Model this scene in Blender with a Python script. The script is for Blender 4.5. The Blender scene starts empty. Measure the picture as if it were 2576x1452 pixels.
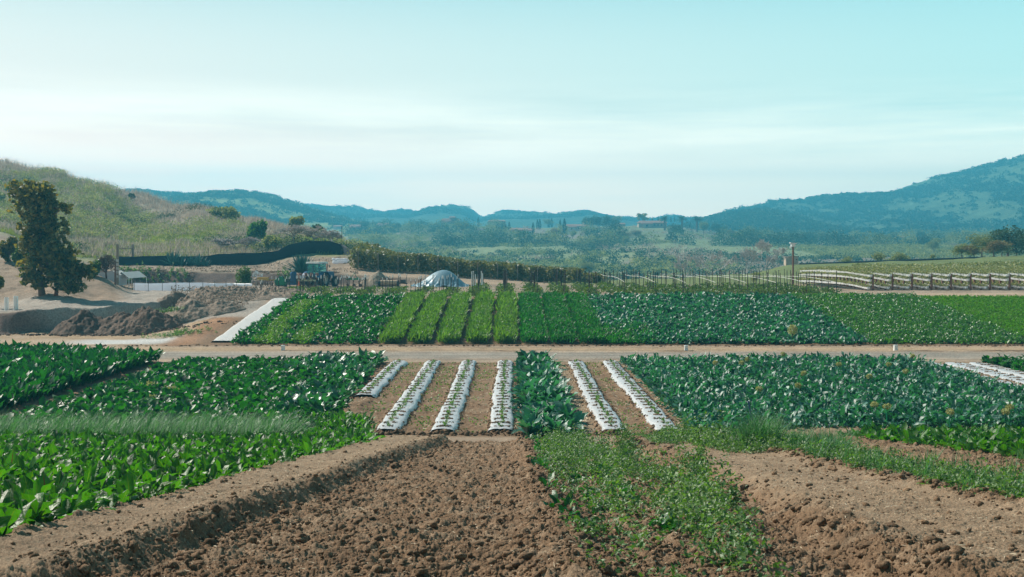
import bpy, bmesh, math, random
import numpy as np
R = math.radians
sc = bpy.context.scene
C = sc.collection
# ------------------------------------------------------------------ camera, world, sun, exposure
F = 3000.0 / 2576.0          # focal length over sensor width
CZ = 4.82
cam_d = bpy.data.cameras.new('camera'); cam = bpy.data.objects.new('camera', cam_d); C.objects.link(cam)
cam_d.sensor_width = 36; cam_d.lens = 36 * F
cam_d.shift_y = -97.0 / 2576.0
cam_d.clip_start = 0.1; cam_d.clip_end = 20000
cam.location = (0, 0, CZ); cam.rotation_euler = (R(90), 0, 0)
sc.camera = cam
SUN_AZ, SUN_EL = -55.0, 41.0     # azimuth measured clockwise from +Y
w = bpy.data.worlds.new('World'); sc.world = w; w.use_nodes = True
nt = w.node_tree; nt.nodes.clear()
wo = nt.nodes.new('ShaderNodeOutputWorld'); bg = nt.nodes.new('ShaderNodeBackground')
sky = nt.nodes.new('ShaderNodeTexSky'); sky.sky_type = 'NISHITA'; sky.sun_disc = False
sky.sun_elevation = R(SUN_EL); sky.sun_rotation = R(SUN_AZ)
sky.altitude = 100; sky.air_density = 1.0; sky.dust_density = 0.6; sky.ozone_density = 1.0
bg.inputs[1].default_value = 0.05
def N(t, kind, **kw):
    n = t.nodes.new(kind)
    for k, v in kw.items():
        if k in n.inputs: n.inputs[k].default_value = v
        else: setattr(n, k, v)
    return n
def L(t, a, b): t.links.new(a, b)
# teal tint of the sky and thin high cloud low over the horizon
tint = N(nt, 'ShaderNodeMix', data_type='RGBA', blend_type='MULTIPLY'); tint.inputs[0].default_value = 1
tint.inputs[7].default_value = (1.0, 1.12, 0.92, 1)
L(nt, sky.outputs[0], tint.inputs[6])
tc = N(nt, 'ShaderNodeTexCoord'); mp = N(nt, 'ShaderNodeMapping'); mp.inputs['Scale'].default_value = (1.0, 1.0, 15)
mp.inputs['Rotation'].default_value = (0, R(4), 0)
L(nt, tc.outputs['Generated'], mp.inputs[0])
cn = N(nt, 'ShaderNodeTexNoise'); cn.inputs['Scale'].default_value = 1.6; cn.inputs['Detail'].default_value = 8; cn.inputs['Roughness'].default_value = .6
L(nt, mp.outputs[0], cn.inputs['Vector'])
cr = N(nt, 'ShaderNodeMapRange'); cr.inputs[1].default_value = .40; cr.inputs[2].default_value = .68; L(nt, cn.outputs[0], cr.inputs[0])
sx = N(nt, 'ShaderNodeSeparateXYZ'); L(nt, tc.outputs['Generated'], sx.inputs[0])
band = N(nt, 'ShaderNodeMapRange', interpolation_type='SMOOTHSTEP'); band.inputs[1].default_value = .15; band.inputs[2].default_value = .07
band.inputs[3].default_value = 0.0; band.inputs[4].default_value = 1.0; L(nt, sx.outputs[2], band.inputs[0])
cm = N(nt, 'ShaderNodeMath', operation='MULTIPLY'); L(nt, cr.outputs[0], cm.inputs[0]); L(nt, band.outputs[0], cm.inputs[1])
cm2 = N(nt, 'ShaderNodeMath', operation='MULTIPLY'); L(nt, cm.outputs[0], cm2.inputs[0]); cm2.inputs[1].default_value = .85
HD, HTOP, HEND = .0008, 165.0, 2500.0          # haze density, its top and far end
AIR = np.array([.045, .21, .34]) * 1.0
def lin(c): c = np.array(c) / 255.; return np.where(c < .04045, c / 12.92, ((c + .055) / 1.055) ** 2.4)
STOPS = [(0.0, (253, 234, 231)), (.03, (253, 234, 231)), (.055, (248, 233, 231)), (.08, (235, 232, 232)), (.11, (218, 230, 232)), (.15, (197, 226, 231)), (.205, (172, 220, 230)), (.25, (154, 213, 228))]
ramp = N(nt, 'ShaderNodeValToRGB')
rz_ = N(nt, 'ShaderNodeMath', operation='MULTIPLY'); rz_.inputs[1].default_value = 4; L(nt, sx.outputs[2], rz_.inputs[0]); L(nt, rz_.outputs[0], ramp.inputs[0])
EXPO = 0.5
for k, (z_, c_) in enumerate(STOPS):
    path = min(HEND, (HTOP - 5) / max(z_, 1e-3)); T_ = math.exp(-path * HD)
    v_ = np.maximum((lin(c_) / 2 ** EXPO - AIR * (1 - T_)) / T_, .02) / 4.0
    e_ = ramp.color_ramp.elements[k] if k < 2 else ramp.color_ramp.elements.new(.5)
    e_.position = z_ * 4; e_.color = (*[float(q) for q in v_], 1)
rs_ = N(nt, 'ShaderNodeVectorMath', operation='SCALE'); L(nt, ramp.outputs[0], rs_.inputs[0]); rs_.inputs['Scale'].default_value = 3.5 / 0.05
lowb = N(nt, 'ShaderNodeMapRange', interpolation_type='SMOOTHSTEP'); lowb.inputs[1].default_value = .40; lowb.inputs[2].default_value = .24
lowb.inputs[3].default_value = 0; lowb.inputs[4].default_value = 1; L(nt, sx.outputs[2], lowb.inputs[0])
lf = N(nt, 'ShaderNodeMapRange'); lf.inputs[1].default_value = -.45; lf.inputs[2].default_value = .45; L(nt, sx.outputs[0], lf.inputs[0])
hcol = N(nt, 'ShaderNodeMix', data_type='RGBA'); L(nt, lf.outputs[0], hcol.inputs[0]); hcol.inputs[6].default_value = (1.2, 1.0, .96, 1); hcol.inputs[7].default_value = (.64, .95, 1.0, 1)
hc2 = N(nt, 'ShaderNodeMix', data_type='RGBA', blend_type='MULTIPLY'); hc2.inputs[0].default_value = 1; L(nt, rs_.outputs[0], hc2.inputs[6]); L(nt, hcol.outputs[2], hc2.inputs[7])
bk = N(nt, 'ShaderNodeMapRange', interpolation_type='SMOOTHSTEP'); bk.inputs[1].default_value = -.1; bk.inputs[2].default_value = .75; bk.inputs[3].default_value = .16; bk.inputs[4].default_value = 1; L(nt, sx.outputs[1], bk.inputs[0])
hc3 = N(nt, 'ShaderNodeVectorMath', operation='SCALE'); L(nt, hc2.outputs[2], hc3.inputs[0]); L(nt, bk.outputs[0], hc3.inputs['Scale'])
lowm = N(nt, 'ShaderNodeMix', data_type='RGBA'); L(nt, lowb.outputs[0], lowm.inputs[0]); L(nt, tint.outputs[2], lowm.inputs[6]); L(nt, hc3.outputs[0], lowm.inputs[7])
cl = N(nt, 'ShaderNodeMix', data_type='RGBA'); L(nt, cm2.outputs[0], cl.inputs[0]); L(nt, lowm.outputs[2], cl.inputs[6])
T_ = math.exp(-(HTOP - 5) / .085 * HD); cc_ = (lin((250, 252, 250)) * .98 / 2 ** EXPO - AIR * (1 - T_)) / T_ / .05
cl.inputs[7].default_value = (*[float(q) for q in cc_], 1)
L(nt, cl.outputs[2], bg.inputs[0]); L(nt, bg.outputs[0], wo.inputs[0])
sd = bpy.data.lights.new('sun', 'SUN'); sun = bpy.data.objects.new('sun', sd); C.objects.link(sun)
sd.energy = 5.0; sd.angle = R(0.5); sd.color = (1, .93, .82)
saz, sel = R(SUN_AZ), R(SUN_EL)
sdir = np.array([math.sin(saz) * math.cos(sel), math.cos(saz) * math.cos(sel), math.sin(sel)])
from mathutils import Vector, Matrix
sun.rotation_euler = Vector(sdir).to_track_quat('Z', 'Y').to_euler()
sc.view_settings.view_transform = 'Standard'; sc.view_settings.look = 'None'
sc.view_settings.exposure = EXPO; sc.view_settings.gamma = 1
sc.cycles.max_bounces = 6; sc.cycles.transparent_max_bounces = 6
sc.cycles.volume_bounces = 0; sc.cycles.diffuse_bounces = 2; sc.cycles.glossy_bounces = 2; sc.cycles.transmission_bounces = 4

# ------------------------------------------------------------------ helpers
def tag(o, label=None, cat=None, group=None, kind=None):
    if label: o['label'] = label
    if cat: o['category'] = cat
    if group: o['group'] = group
    if kind: o['kind'] = kind
    return o
def empty(name, loc=(0, 0, 0), rz=0):
    o = bpy.data.objects.new(name, None); C.objects.link(o)
    o.location = loc; o.rotation_euler = (0, 0, rz); o.empty_display_size = .3
    return o
def mesh_np(name, V, Fc, mat, parent=None, attrs=None, smooth=False, loc=None):
    V = np.ascontiguousarray(V, dtype=np.float32).reshape(-1, 3); Fc = np.ascontiguousarray(Fc, dtype=np.int32)
    me = bpy.data.meshes.new(name)
    n, k = Fc.shape
    me.vertices.add(len(V)); me.vertices.foreach_set('co', V.ravel())
    me.loops.add(n * k); me.loops.foreach_set('vertex_index', Fc.ravel())
    me.polygons.add(n); me.polygons.foreach_set('loop_start', np.arange(0, n * k, k, dtype=np.int32))
    if smooth: me.polygons.foreach_set('use_smooth', np.ones(n, dtype=bool))
    me.update(calc_edges=True)
    for an, (typ, data) in (attrs or {}).items():
        a = me.attributes.new(an, typ, 'POINT')
        if typ == 'FLOAT': a.data.foreach_set('value', np.ascontiguousarray(data, dtype=np.float32).ravel())
        elif typ == 'FLOAT_VECTOR': a.data.foreach_set('vector', np.ascontiguousarray(data, dtype=np.float32).ravel())
        elif typ == 'FLOAT_COLOR': a.data.foreach_set('color', np.ascontiguousarray(data, dtype=np.float32).ravel())
    if mat: me.materials.append(mat)
    o = bpy.data.objects.new(name, me); C.objects.link(o)
    if parent: o.parent = parent
    if loc is not None: o.location = loc
    return o
class MB:
    def __init__(s): s.v = []; s.f = []
    def add(s, v, f):
        b = len(s.v); s.v += [tuple(map(float, p)) for p in v]; s.f += [tuple(i + b for i in q) for q in f]; return s
    def box(s, c, d, rz=0, rx=0, ry=0, taper=1.0):
        M = Matrix.Rotation(rz, 3, 'Z') @ Matrix.Rotation(ry, 3, 'Y') @ Matrix.Rotation(rx, 3, 'X')
        v = []
        for z in (-.5, .5):
            k = taper if z > 0 else 1
            for x, y in ((-.5, -.5), (.5, -.5), (.5, .5), (-.5, .5)):
                v.append(M @ Vector((x * d[0] * k, y * d[1] * k, z * d[2])) + Vector(c))
        return s.add(v, [(3, 2, 1, 0), (4, 5, 6, 7), (0, 1, 5, 4), (1, 2, 6, 5), (2, 3, 7, 6), (3, 0, 4, 7)])
    def tube(s, pts, rad, n=6, cap=True):
        pts = [Vector(p) for p in pts]
        if not hasattr(rad, '__len__'): rad = [rad] * len(pts)
        v = []; f = []
        for i, p in enumerate(pts):
            t = (pts[min(i + 1, len(pts) - 1)] - pts[max(i - 1, 0)]).normalized()
            a = t.cross(Vector((0, 0, 1)))
            if a.length < .05: a = t.cross(Vector((1, 0, 0)))
            a.normalize(); b = t.cross(a)
            for j in range(n):
                q = 2 * math.pi * j / n
                v.append(p + (a * math.cos(q) + b * math.sin(q)) * rad[i])
        for i in range(len(pts) - 1):
            for j in range(n):
                j2 = (j + 1) % n
                f.append((i * n + j, i * n + j2, (i + 1) * n + j2, (i + 1) * n + j))
        if cap and n > 2:
            f.append(tuple(range(n))[::-1]); f.append(tuple((len(pts) - 1) * n + j for j in range(n)))
        return s.add(v, f)
    def lathe(s, prof, c=(0, 0, 0), axis=(0, 0, 1), n=24):
        # prof: list of (r, h) along axis
        ax = Vector(axis).normalized(); a = ax.cross(Vector((0, 0, 1)))
        if a.length < .05: a = ax.cross(Vector((1, 0, 0)))
        a.normalize(); b = ax.cross(a); v = []; f = []
        for r, h in prof:
            for j in range(n):
                q = 2 * math.pi * j / n
                v.append(Vector(c) + ax * h + (a * math.cos(q) + b * math.sin(q)) * max(r, 1e-4))
        for i in range(len(prof) - 1):
            for j in range(n):
                j2 = (j + 1) % n
                f.append((i * n + j, i * n + j2, (i + 1) * n + j2, (i + 1) * n + j))
        return s.add(v, f)
    def build(s, name, mat, parent=None, smooth=False, loc=None):
        me = bpy.data.meshes.new(name); me.from_pydata(s.v, [], s.f); me.materials.append(mat)
        if smooth: me.polygons.foreach_set('use_smooth', [True] * len(me.polygons))
        me.update(); o = bpy.data.objects.new(name, me); C.objects.link(o)
        if parent: o.parent = parent
        if loc is not None: o.location = loc
        return o
def dup(root, loc, rz=0, scale=None, label=None, group=None):
    r = root.copy(); C.objects.link(r); r.location = loc; r.rotation_euler = (0, 0, rz)
    if scale is not None: r.scale = (scale,) * 3 if not hasattr(scale, '__len__') else scale
    if label: r['label'] = label
    if group: r['group'] = group
    for ch in list(root.children):
        c = ch.copy(); C.objects.link(c); c.parent = r
        for g in ch.children:
            d = g.copy(); C.objects.link(d); d.parent = c
    return r
def hsh(ix, iy, seed):
    h = (ix.astype(np.int64) * 374761393 + iy.astype(np.int64) * 668265263 + seed * 1274126177) & 0xFFFFFFFF
    h = ((h ^ (h >> 13)) * 1274126177) & 0xFFFFFFFF
    return ((h ^ (h >> 16)) & 0xFFFFFF) / float(0xFFFFFF)
def noise(x, y, seed=0):
    x = np.asarray(x, float); y = np.asarray(y, float)
    ix = np.floor(x); iy = np.floor(y); fx = x - ix; fy = y - iy
    fx = fx * fx * (3 - 2 * fx); fy = fy * fy * (3 - 2 * fy)
    ix = ix.astype(np.int64); iy = iy.astype(np.int64)
    a = hsh(ix, iy, seed); b = hsh(ix + 1, iy, seed); c = hsh(ix, iy + 1, seed); d = hsh(ix + 1, iy + 1, seed)
    return (a + (b - a) * fx) * (1 - fy) + (c + (d - c) * fx) * fy
def fbm(x, y, seed=0, oc=4, gain=.5):
    s = 0; a = 1; t = 0
    for o in range(oc):
        s = s + a * noise(x * 2 ** o + 17.3 * o, y * 2 ** o - 9.1 * o, seed + o); t += a; a *= gain
    return s / t
def sstep(a, b, x):
    t = np.clip((x - a) / (b - a), 0, 1); return t * t * (3 - 2 * t)

# ------------------------------------------------------------------ terrain
def zz(py, Y): return CZ - (py - 629.0) * Y / 3000.0
VAL = lambda a, b, c, d: [(300, -3), (400, zz(a, 400)), (550, zz(b, 550)), (750, zz(c, 750)), (950, zz(d, 950)), (1300, zz(d, 1300) - 15), (2400, -20)]
def col(*p): return [(0, 3.554), (30.04, 0.0), (59.8, 0.0)] + [(Y, z if z is not None else 0) for Y, z in p]
Zf = lambda Y, py: (Y, zz(py, Y))
BKX = [-700, 0, 130, 240, 340, 420, 500, 580, 640, 700]; BKY = [66, 68.9, 70.0, 71.6, 75.4, 79.3, 84.2, 90, 93, 94]
COLS = {
 -700: col((60, .9), (80, 1.1), (90, 3.5), (120, 6), (180, 20), (260, 40), (400, 30), (600, 10), (2400, 0)),
 0: col((60, 1.05), (77, 1.18), (80, 1.5), (92, 4.0), (110, 4.1), (150, 8.3), Zf(190, 490), Zf(225, 408), (260, 21), (400, 5), (2400, -10)),
 130: col((60, 1.2), (76, 1.45), (80, 1.81), (92, 3.7), (110, 3.6), (135, 4.1), (150, 6.3), Zf(190, 500), Zf(222, 434), (260, 18), (400, 3), (2400, -10)),
 240: col((60, 1.24), (84, 1.45), (92, 2.8), (100, 2.6), (110, 1.6), (114, 1.6), (115.3, 2.75), (133, 3.3), (143, 5), Zf(190, 520), Zf(222, 466), (260, 15), (400, 0), (2400, -10)),
 340: col((60, 1.3), (90, 1.45), (97, 1.49), (113.6, 1.55), (115.2, 2.75), (130, 3.13), (140, 4.2), (160, 5.8), (205, 10.2), Zf(228, 487), (300, 10), (400, 0), (2400, -10)),
 500: col((60, 1.36), (97, 1.49), (113.6, 1.55), (115.2, 2.7), (132, 3.1), (140, 4.07), (165, 6.4), (200, 11.4), Zf(212, 520), (280, 6), (400, 0), (2400, -10)),
 640: col((60, 1.4), (93, 1.5), (98, 1.5), (113.6, 1.5), (115.2, 2.6), (133, 3.13), (140, 3.84), (165, 6.4), Zf(200, 552), (260, 6), (400, 0), (550, 3), (750, 14), (950, 20), (2400, -10)),
 760: col((78, 1.7), (95, 1.62), (110, 1.41), (113.6, 1.5), (115.2, 2.55), (123.5, 2.8), (124.6, 3.5), (130, 3.6), (136, 4.46), (142, 4.9), (170, 7.0), Zf(195, 576), (250, 4), (400, 0), (550, 5), (750, 14), (950, 20), (2400, -10)),
 880: col((78, 1.7), (95, 1.6), (110, 1.41), (113.6, 1.45), (115.2, 2.44), (122, 3.07), (134, 4.2), (142, 4.3), (175, 5.4), (200, 4), (240, 0), *VAL(655, 620, 588, 575)),
 1040: col((78, 1.7), (95, 1.6), (110, 1.4), (114, 1.5), (115.2, 2.2), (119, 2.5), (125, 2.6), (140, 2.2), (200, -1), *VAL(655, 620, 586, 568)),
 1200: col((78, 1.7), (95, 1.6), (110, 1.4), (119, 1.97), (130, 1.9), (150, 1.3), (220, -2), *VAL(660, 622, 584, 570)),
 1400: col((78, 1.7), (95, 1.6), (119, 1.53), (135, 1.4), (160, 0), (220, -3), *VAL(658, 618, 578, 574)),
 1650: col((78, 1.7), (105, 1.5), (125, 1.4), (150, 1.2), (200, -3), *VAL(655, 615, 568, 572)),
 1850: col((78, 1.7), (105, 1.5), (125, 1.7), (150, 1.8), (200, -2), *VAL(650, 622, 588, 588)),
 2000: col((78, 1.7), (105, 1.5), (125, 1.9), (158, 2.8), (168, 2.8), (200, -1), *VAL(650, 625, 606, 598)),
 2300: col((78, 1.7), (91, 1.76), (112, 1.6), (125, 1.9), (160, 3.3), (170, 3.3), (200, 0), *VAL(645, 622, 605, 598)),
 2576: col((78, 1.7), (91, 1.76), (112, 1.6), (140, 3.0), (160, 4.0), (170, 4.0), (220, 1), *VAL(640, 620, 602, 596)),
 3300: col((78, 1.7), (91, 1.76), (112, 1.6), (140, 3.2), (160, 5), (170, 5), (220, 2), *VAL(640, 620, 600, 596)),
}
CK = np.array(sorted(COLS)); 
def base_h(X, Y):
    X = np.asarray(X, float); Y = np.asarray(Y, float)
    X, Y = np.broadcast_arrays(X, Y)
    px = np.clip(X / np.maximum(Y, .5) * 3000 + 1288, CK[0], CK[-1] - 1e-6)
    out = np.zeros(X.shape)
    i = np.clip(np.searchsorted(CK, px, side='right') - 1, 0, len(CK) - 2)
    a = (px - CK[i]) / (CK[i + 1] - CK[i]); a = a * a * (3 - 2 * a)
    near = Y <= 59.8
    z0 = np.zeros(X.shape); z1 = np.zeros(X.shape)
    for k in range(len(CK)):
        ys, zs = zip(*COLS[CK[k]])
        zs = np.interp(Y, ys, zs)
        z0 = np.where(i == k, zs, z0); z1 = np.where(i + 1 == k, zs, z1)
    out = z0 * (1 - a) + z1 * a
    # cut bank: low ground in front of it, track level behind it
    yb = np.interp(px, BKX, BKY) + (noise(X * .45, X * 0, 5) - .5) * 1.3 + (noise(X * 1.7, X * 0 + Y * .3, 6) - .5) * .5
    low = np.interp(px, [340, 500, 640], [0, .075, .1]) * np.clip(Y - 61, 0, 17)
    sel = (px < 720) & (Y > 59.8) & (Y < 100)
    low = np.minimum(low, out); st = np.clip((Y - yb + .35) / .7, 0, 1)
    out = np.where(sel, low + (out - low) * st, out)
    # far field: keep it a true inclined plane over the crop area
    fld = np.clip((Y - 60.5) / 17.5, 0, 1) * 1.7
    xl = -16.2
    m = sstep(xl - 2.5, xl, X) * (1 - sstep(77.5, 80, Y)) * sstep(59, 60.5, Y)
    out = out * (1 - m) + fld * m
    return out
# bed relief in the fore field
BEDX = [-4.8, -3.29, -1.81, -.29, 1.15, 2.68, 4.13]
WRY = [7, 8.9, 12.5, 16.6, 20.2, 29]; WRX = [2.05, 2.12, 2.47, 2.6, 2.3, 1.95]
WLY = [7, 9, 11.6, 15.2, 17.1, 29]; WLX = [1.15, 1.15, 1.22, 1.15, .75, .5]
def furrow_x(Y): return -1.53 - (29 - np.clip(Y, 6, 29)) * .056
def beet_x(Y): return -3.15 - (29 - np.clip(Y, 6, 29)) * .042
def relief(X, Y):
    z = np.zeros(np.shape(X))
    fore = 1 - sstep(28.6, 29.4, Y)
    fx = furrow_x(Y); bx = beet_x(Y)
    wob = (fbm(Y * 1.3, X * .7, 3, 3) - .5) * .16
    bed = sstep(bx - .12, bx + .2, X + wob) * (1 - sstep(fx - .12, fx + .16, X + wob * 1.4))
    z = z + fore * .17 * bed
    z = z + fore * .05 * np.exp(-((X - (fx - .25)) / .15) ** 2)
    z = z + fore * .12 * np.exp(-((X - .38 + wob) / .3) ** 2)             # ridge by the weeds
    wr = np.interp(Y, WRY, WRX)
    z = z + fore * (-.08) * np.exp(-((X - wr - .2 + wob) / .3) ** 2)
    z = z + fore * .14 * (sstep(wr + .25, wr + .7, X + wob) * (1 - sstep(4.9, 5.3, X)))
    z = z + fore * .12 * sstep(7.0, 7.6, X + wob)
    z = z + fore * .07 * np.exp(-((X - 4.75 + wob) / .25) ** 2)
    mid = sstep(30.9, 31.6, Y) * (1 - sstep(50.6, 51.2, Y))
    for b in BEDX:
        z = z + mid * .09 * np.exp(-((X - b) / .36) ** 4)
    z = z - mid * .03
    return z
def soilness(X, Y):
    return np.clip(1 - sstep(28.9, 29.6, Y) + sstep(30.7, 31.3, Y) * (1 - sstep(50.6, 51.2, Y)), 0, 1)
def micro(X, Y):
    s = soilness(X, Y)
    fore = Y < 29.5
    smooth_bed = np.where(fore, np.clip(sstep(beet_x(Y), beet_x(Y) + .3, X) * (1 - sstep(furrow_x(Y) - .3, furrow_x(Y), X)) + sstep(2.9, 3.2, X) * (1 - sstep(4.5, 4.9, X)), 0, 1), .3)
    rough = 1 - .72 * smooth_bed
    n1 = fbm(X * 8, Y * 8, 11, 2); n2 = fbm(X * 30, Y * 30, 23, 2)
    big = np.clip(n1 - .48, 0, 1) * .13
    fine = np.clip(.42 - np.abs(n2 - .5) * 2.2, 0, 1) * .055 + np.clip(noise(X * 13, Y * 13, 29) - .62, 0, 1) * .09
    return s * (rough * big + (.35 + .65 * rough) * fine + (fbm(X * 1.1, Y * .5, 5, 2) - .5) * .06)
def ground(X, Y):
    X, Y = np.broadcast_arrays(np.asarray(X, float), np.asarray(Y, float))
    return base_h(X, Y) + relief(X, Y) + (fbm(X * .25, Y * .25, 83, 3) - .5) * (1.0 - .7 * sstep(20, 35, X)) * sstep(137, 148, Y) + (fbm(X * .02, Y * .02, 84, 4) - .5) * 5 * sstep(280, 420, Y)
def gz(x, y): return float(ground(np.array([float(x)]), np.array([float(y)]))[0])
def at(px, py, Y0=None, Y1=None):
    """world point where the line of sight meets the terrain"""
    Ys = np.linspace(Y0 or 5, Y1 or 1000, 6000)
    X = (px - 1288) / 3000 * Ys; Z = CZ - (py - 629) / 3000 * Ys
    h = ground(X, Ys); k = np.argmax(h >= Z)
    if not (h >= Z).any(): k = len(Ys) - 1
    return float(X[k]), float(Ys[k]), float(h[k])
def on(px, Y): x = (px - 1288) / 3000 * Y; return x, Y, gz(x, Y)

# ------------------------------------------------------------------ materials
MATS = {}
def mat_new(name):
    m = bpy.data.materials.new(name); m.use_nodes = True; t = m.node_tree
    p = t.nodes['Principled BSDF']; MATS[name] = m
    return m, t, p
def plain(name, col, rough=.7, metal=0, var=.25, scale=8, bump=0, spec=.5):
    m, t, p = mat_new(name)
    tc = N(t, 'ShaderNodeTexCoord'); n = N(t, 'ShaderNodeTexNoise', Scale=scale, Detail=6.0); L(t, tc.outputs['Object'], n.inputs['Vector'])
    r = N(t, 'ShaderNodeMapRange'); r.inputs[1].default_value = .25; r.inputs[2].default_value = .75; r.inputs[3].default_value = 1 - var; r.inputs[4].default_value = 1 + var
    L(t, n.outputs[0], r.inputs[0])
    mx = N(t, 'ShaderNodeMix', data_type='RGBA', blend_type='MULTIPLY'); mx.inputs[0].default_value = 1; mx.inputs[6].default_value = (*col, 1)
    L(t, r.outputs[0], mx.inputs[7]); L(t, mx.outputs[2], p.inputs['Base Color'])
    p.inputs['Roughness'].default_value = rough; p.inputs['Metallic'].default_value = metal; p.inputs['Specular IOR Level'].default_value = spec
    if bump:
        b = N(t, 'ShaderNodeBump'); b.inputs['Strength'].default_value = bump; b.inputs['Distance'].default_value = .05
        L(t, n.outputs[0], b.inputs['Height']); L(t, b.outputs[0], p.inputs['Normal'])
    return m
def leafmat(name, c1, c2, trans=.35, rough=.45, spec=.5, tcol=None, vein=None, coat=0):
    m, t, p = mat_new(name)
    a = N(t, 'ShaderNodeAttribute', attribute_name='leaf'); s = N(t, 'ShaderNodeSeparateXYZ'); L(t, a.outputs['Vector'], s.inputs[0])
    mx = N(t, 'ShaderNodeMix', data_type='RGBA'); mx.inputs[6].default_value = (*c1, 1); mx.inputs[7].default_value = (*c2, 1); L(t, s.outputs[2], mx.inputs[0])
    colr = mx.outputs[2]
    if vein:
        ab = N(t, 'ShaderNodeMath', operation='ABSOLUTE'); L(t, s.outputs[0], ab.inputs[0])
        mid = N(t, 'ShaderNodeMapRange'); mid.inputs[1].default_value = .05; mid.inputs[2].default_value = .11; mid.inputs[3].default_value = 1; mid.inputs[4].default_value = 0; L(t, ab.outputs[0], mid.inputs[0])
        # side veins: periodic in s - .5|t|
        q = N(t, 'ShaderNodeMath', operation='MULTIPLY_ADD'); L(t, ab.outputs[0], q.inputs[0]); q.inputs[1].default_value = -.22; L(t, s.outputs[1], q.inputs[2])
        fr = N(t, 'ShaderNodeMath', operation='PINGPONG'); L(t, q.outputs[0], fr.inputs[0]); fr.inputs[1].default_value = .055
        sv = N(t, 'ShaderNodeMapRange'); sv.inputs[1].default_value = .004; sv.inputs[2].default_value = .010; sv.inputs[3].default_value = .55; sv.inputs[4].default_value = 0; L(t, fr.outputs[0], sv.inputs[0])
        mxv = N(t, 'ShaderNodeMath', operation='MAXIMUM'); L(t, mid.outputs[0], mxv.inputs[0]); L(t, sv.outputs[0], mxv.inputs[1])
        vm = N(t, 'ShaderNodeMix', data_type='RGBA'); L(t, mxv.outputs[0], vm.inputs[0]); L(t, colr, vm.inputs[6]); vm.inputs[7].default_value = (*vein, 1); colr = vm.outputs[2]
    L(t, colr, p.inputs['Base Color']); p.inputs['Roughness'].default_value = rough; p.inputs['Specular IOR Level'].default_value = spec
    if coat: p.inputs['Coat Weight'].default_value = coat; p.inputs['Coat Roughness'].default_value = .35
    tc = N(t, 'ShaderNodeTexCoord'); nz = N(t, 'ShaderNodeTexNoise', Scale=38.0, Detail=2.0); L(t, tc.outputs['Object'], nz.inputs['Vector'])
    bp = N(t, 'ShaderNodeBump'); bp.inputs['Strength'].default_value = .55; bp.inputs['Distance'].default_value = .012; L(t, nz.outputs[0], bp.inputs['Height']); L(t, bp.outputs[0], p.inputs['Normal'])
    tr = N(t, 'ShaderNodeBsdfTranslucent'); tm = N(t, 'ShaderNodeMix', data_type='RGBA', blend_type='MULTIPLY'); tm.inputs[0].default_value = 1
    L(t, colr, tm.inputs[6]); tm.inputs[7].default_value = (*(tcol or (2.0, 2.2, .7)), 1); L(t, tm.outputs[2], tr.inputs[0])
    ms = N(t, 'ShaderNodeMixShader'); ms.inputs[0].default_value = trans
    L(t, p.outputs[0], ms.inputs[1]); L(t, tr.outputs[0], ms.inputs[2]); L(t, ms.outputs[0], t.nodes['Material Output'].inputs[0])
    return m
def soilmat(name, bumpd=.02, scale=30, rough=.9):
    m, t, p = mat_new(name)
    a = N(t, 'ShaderNodeAttribute', attribute_name='col')
    tc = N(t, 'ShaderNodeTexCoord')
    n = N(t, 'ShaderNodeTexNoise', Scale=scale, Detail=8.0, Roughness=.7); L(t, tc.outputs['Object'], n.inputs['Vector'])
    n2 = N(t, 'ShaderNodeTexNoise', Scale=scale * .045, Detail=5.0); L(t, tc.outputs['Object'], n2.inputs['Vector'])
    r = N(t, 'ShaderNodeMapRange'); r.inputs[1].default_value = .3; r.inputs[2].default_value = .7; r.inputs[3].default_value = .48; r.inputs[4].default_value = 1.45; L(t, n.outputs[0], r.inputs[0])  # wide tone range also puts fine shadow contrast into the soil colour
    r2 = N(t, 'ShaderNodeMapRange'); r2.inputs[1].default_value = .3; r2.inputs[2].default_value = .7; r2.inputs[3].default_value = .82; r2.inputs[4].default_value = 1.18; L(t, n2.outputs[0], r2.inputs[0])
    mu = N(t, 'ShaderNodeMath', operation='MULTIPLY'); L(t, r.outputs[0], mu.inputs[0]); L(t, r2.outputs[0], mu.inputs[1])
    mx = N(t, 'ShaderNodeMix', data_type='RGBA', blend_type='MULTIPLY'); mx.inputs[0].default_value = 1
    L(t, a.outputs['Color'], mx.inputs[6]); L(t, mu.outputs[0], mx.inputs[7]); L(t, mx.outputs[2], p.inputs['Base Color'])
    p.inputs['Roughness'].default_value = rough; p.inputs['Specular IOR Level'].default_value = .15
    b = N(t, 'ShaderNodeBump'); b.inputs['Strength'].default_value = .9; b.inputs['Distance'].default_value = bumpd
    L(t, n.outputs[0], b.inputs['Height']); L(t, b.outputs[0], p.inputs['Normal'])
    return m
M_soil = soilmat('soil', .03, 55)
M_soil2 = soilmat('soil_mid', .06, 9)
M_terr = soilmat('terrain_far', .6, 1.2)
M_hill = soilmat('hill_scrub', 8.0, .06)
M_beet = leafmat('beet_leaf', (.010, .055, .008), (.06, .20, .018), .42, .45, .4, (1.7, 2.1, .5), vein=(.10, .17, .03))
M_beetred = leafmat('beet_leaf_red_veined', (.03, .12, .015), (.055, .19, .02), .5, .38, .6, (1.7, 2.0, .5), vein=(.10, .02, .02))
M_cab = leafmat('greens_leaf', (.006, .045, .012), (.035, .16, .03), .34, .42, .5, (1.5, 2.2, .7))
M_cabdk = leafmat('dark_greens_leaf', (.006, .045, .014), (.026, .135, .03), .32, .42, .5, (1.4, 2.2, .7))
M_kale = leafmat('kale_leaf', (.010, .06, .035), (.085, .24, .18), .27, .45, .65, (1.1, 2.1, .7))
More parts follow.
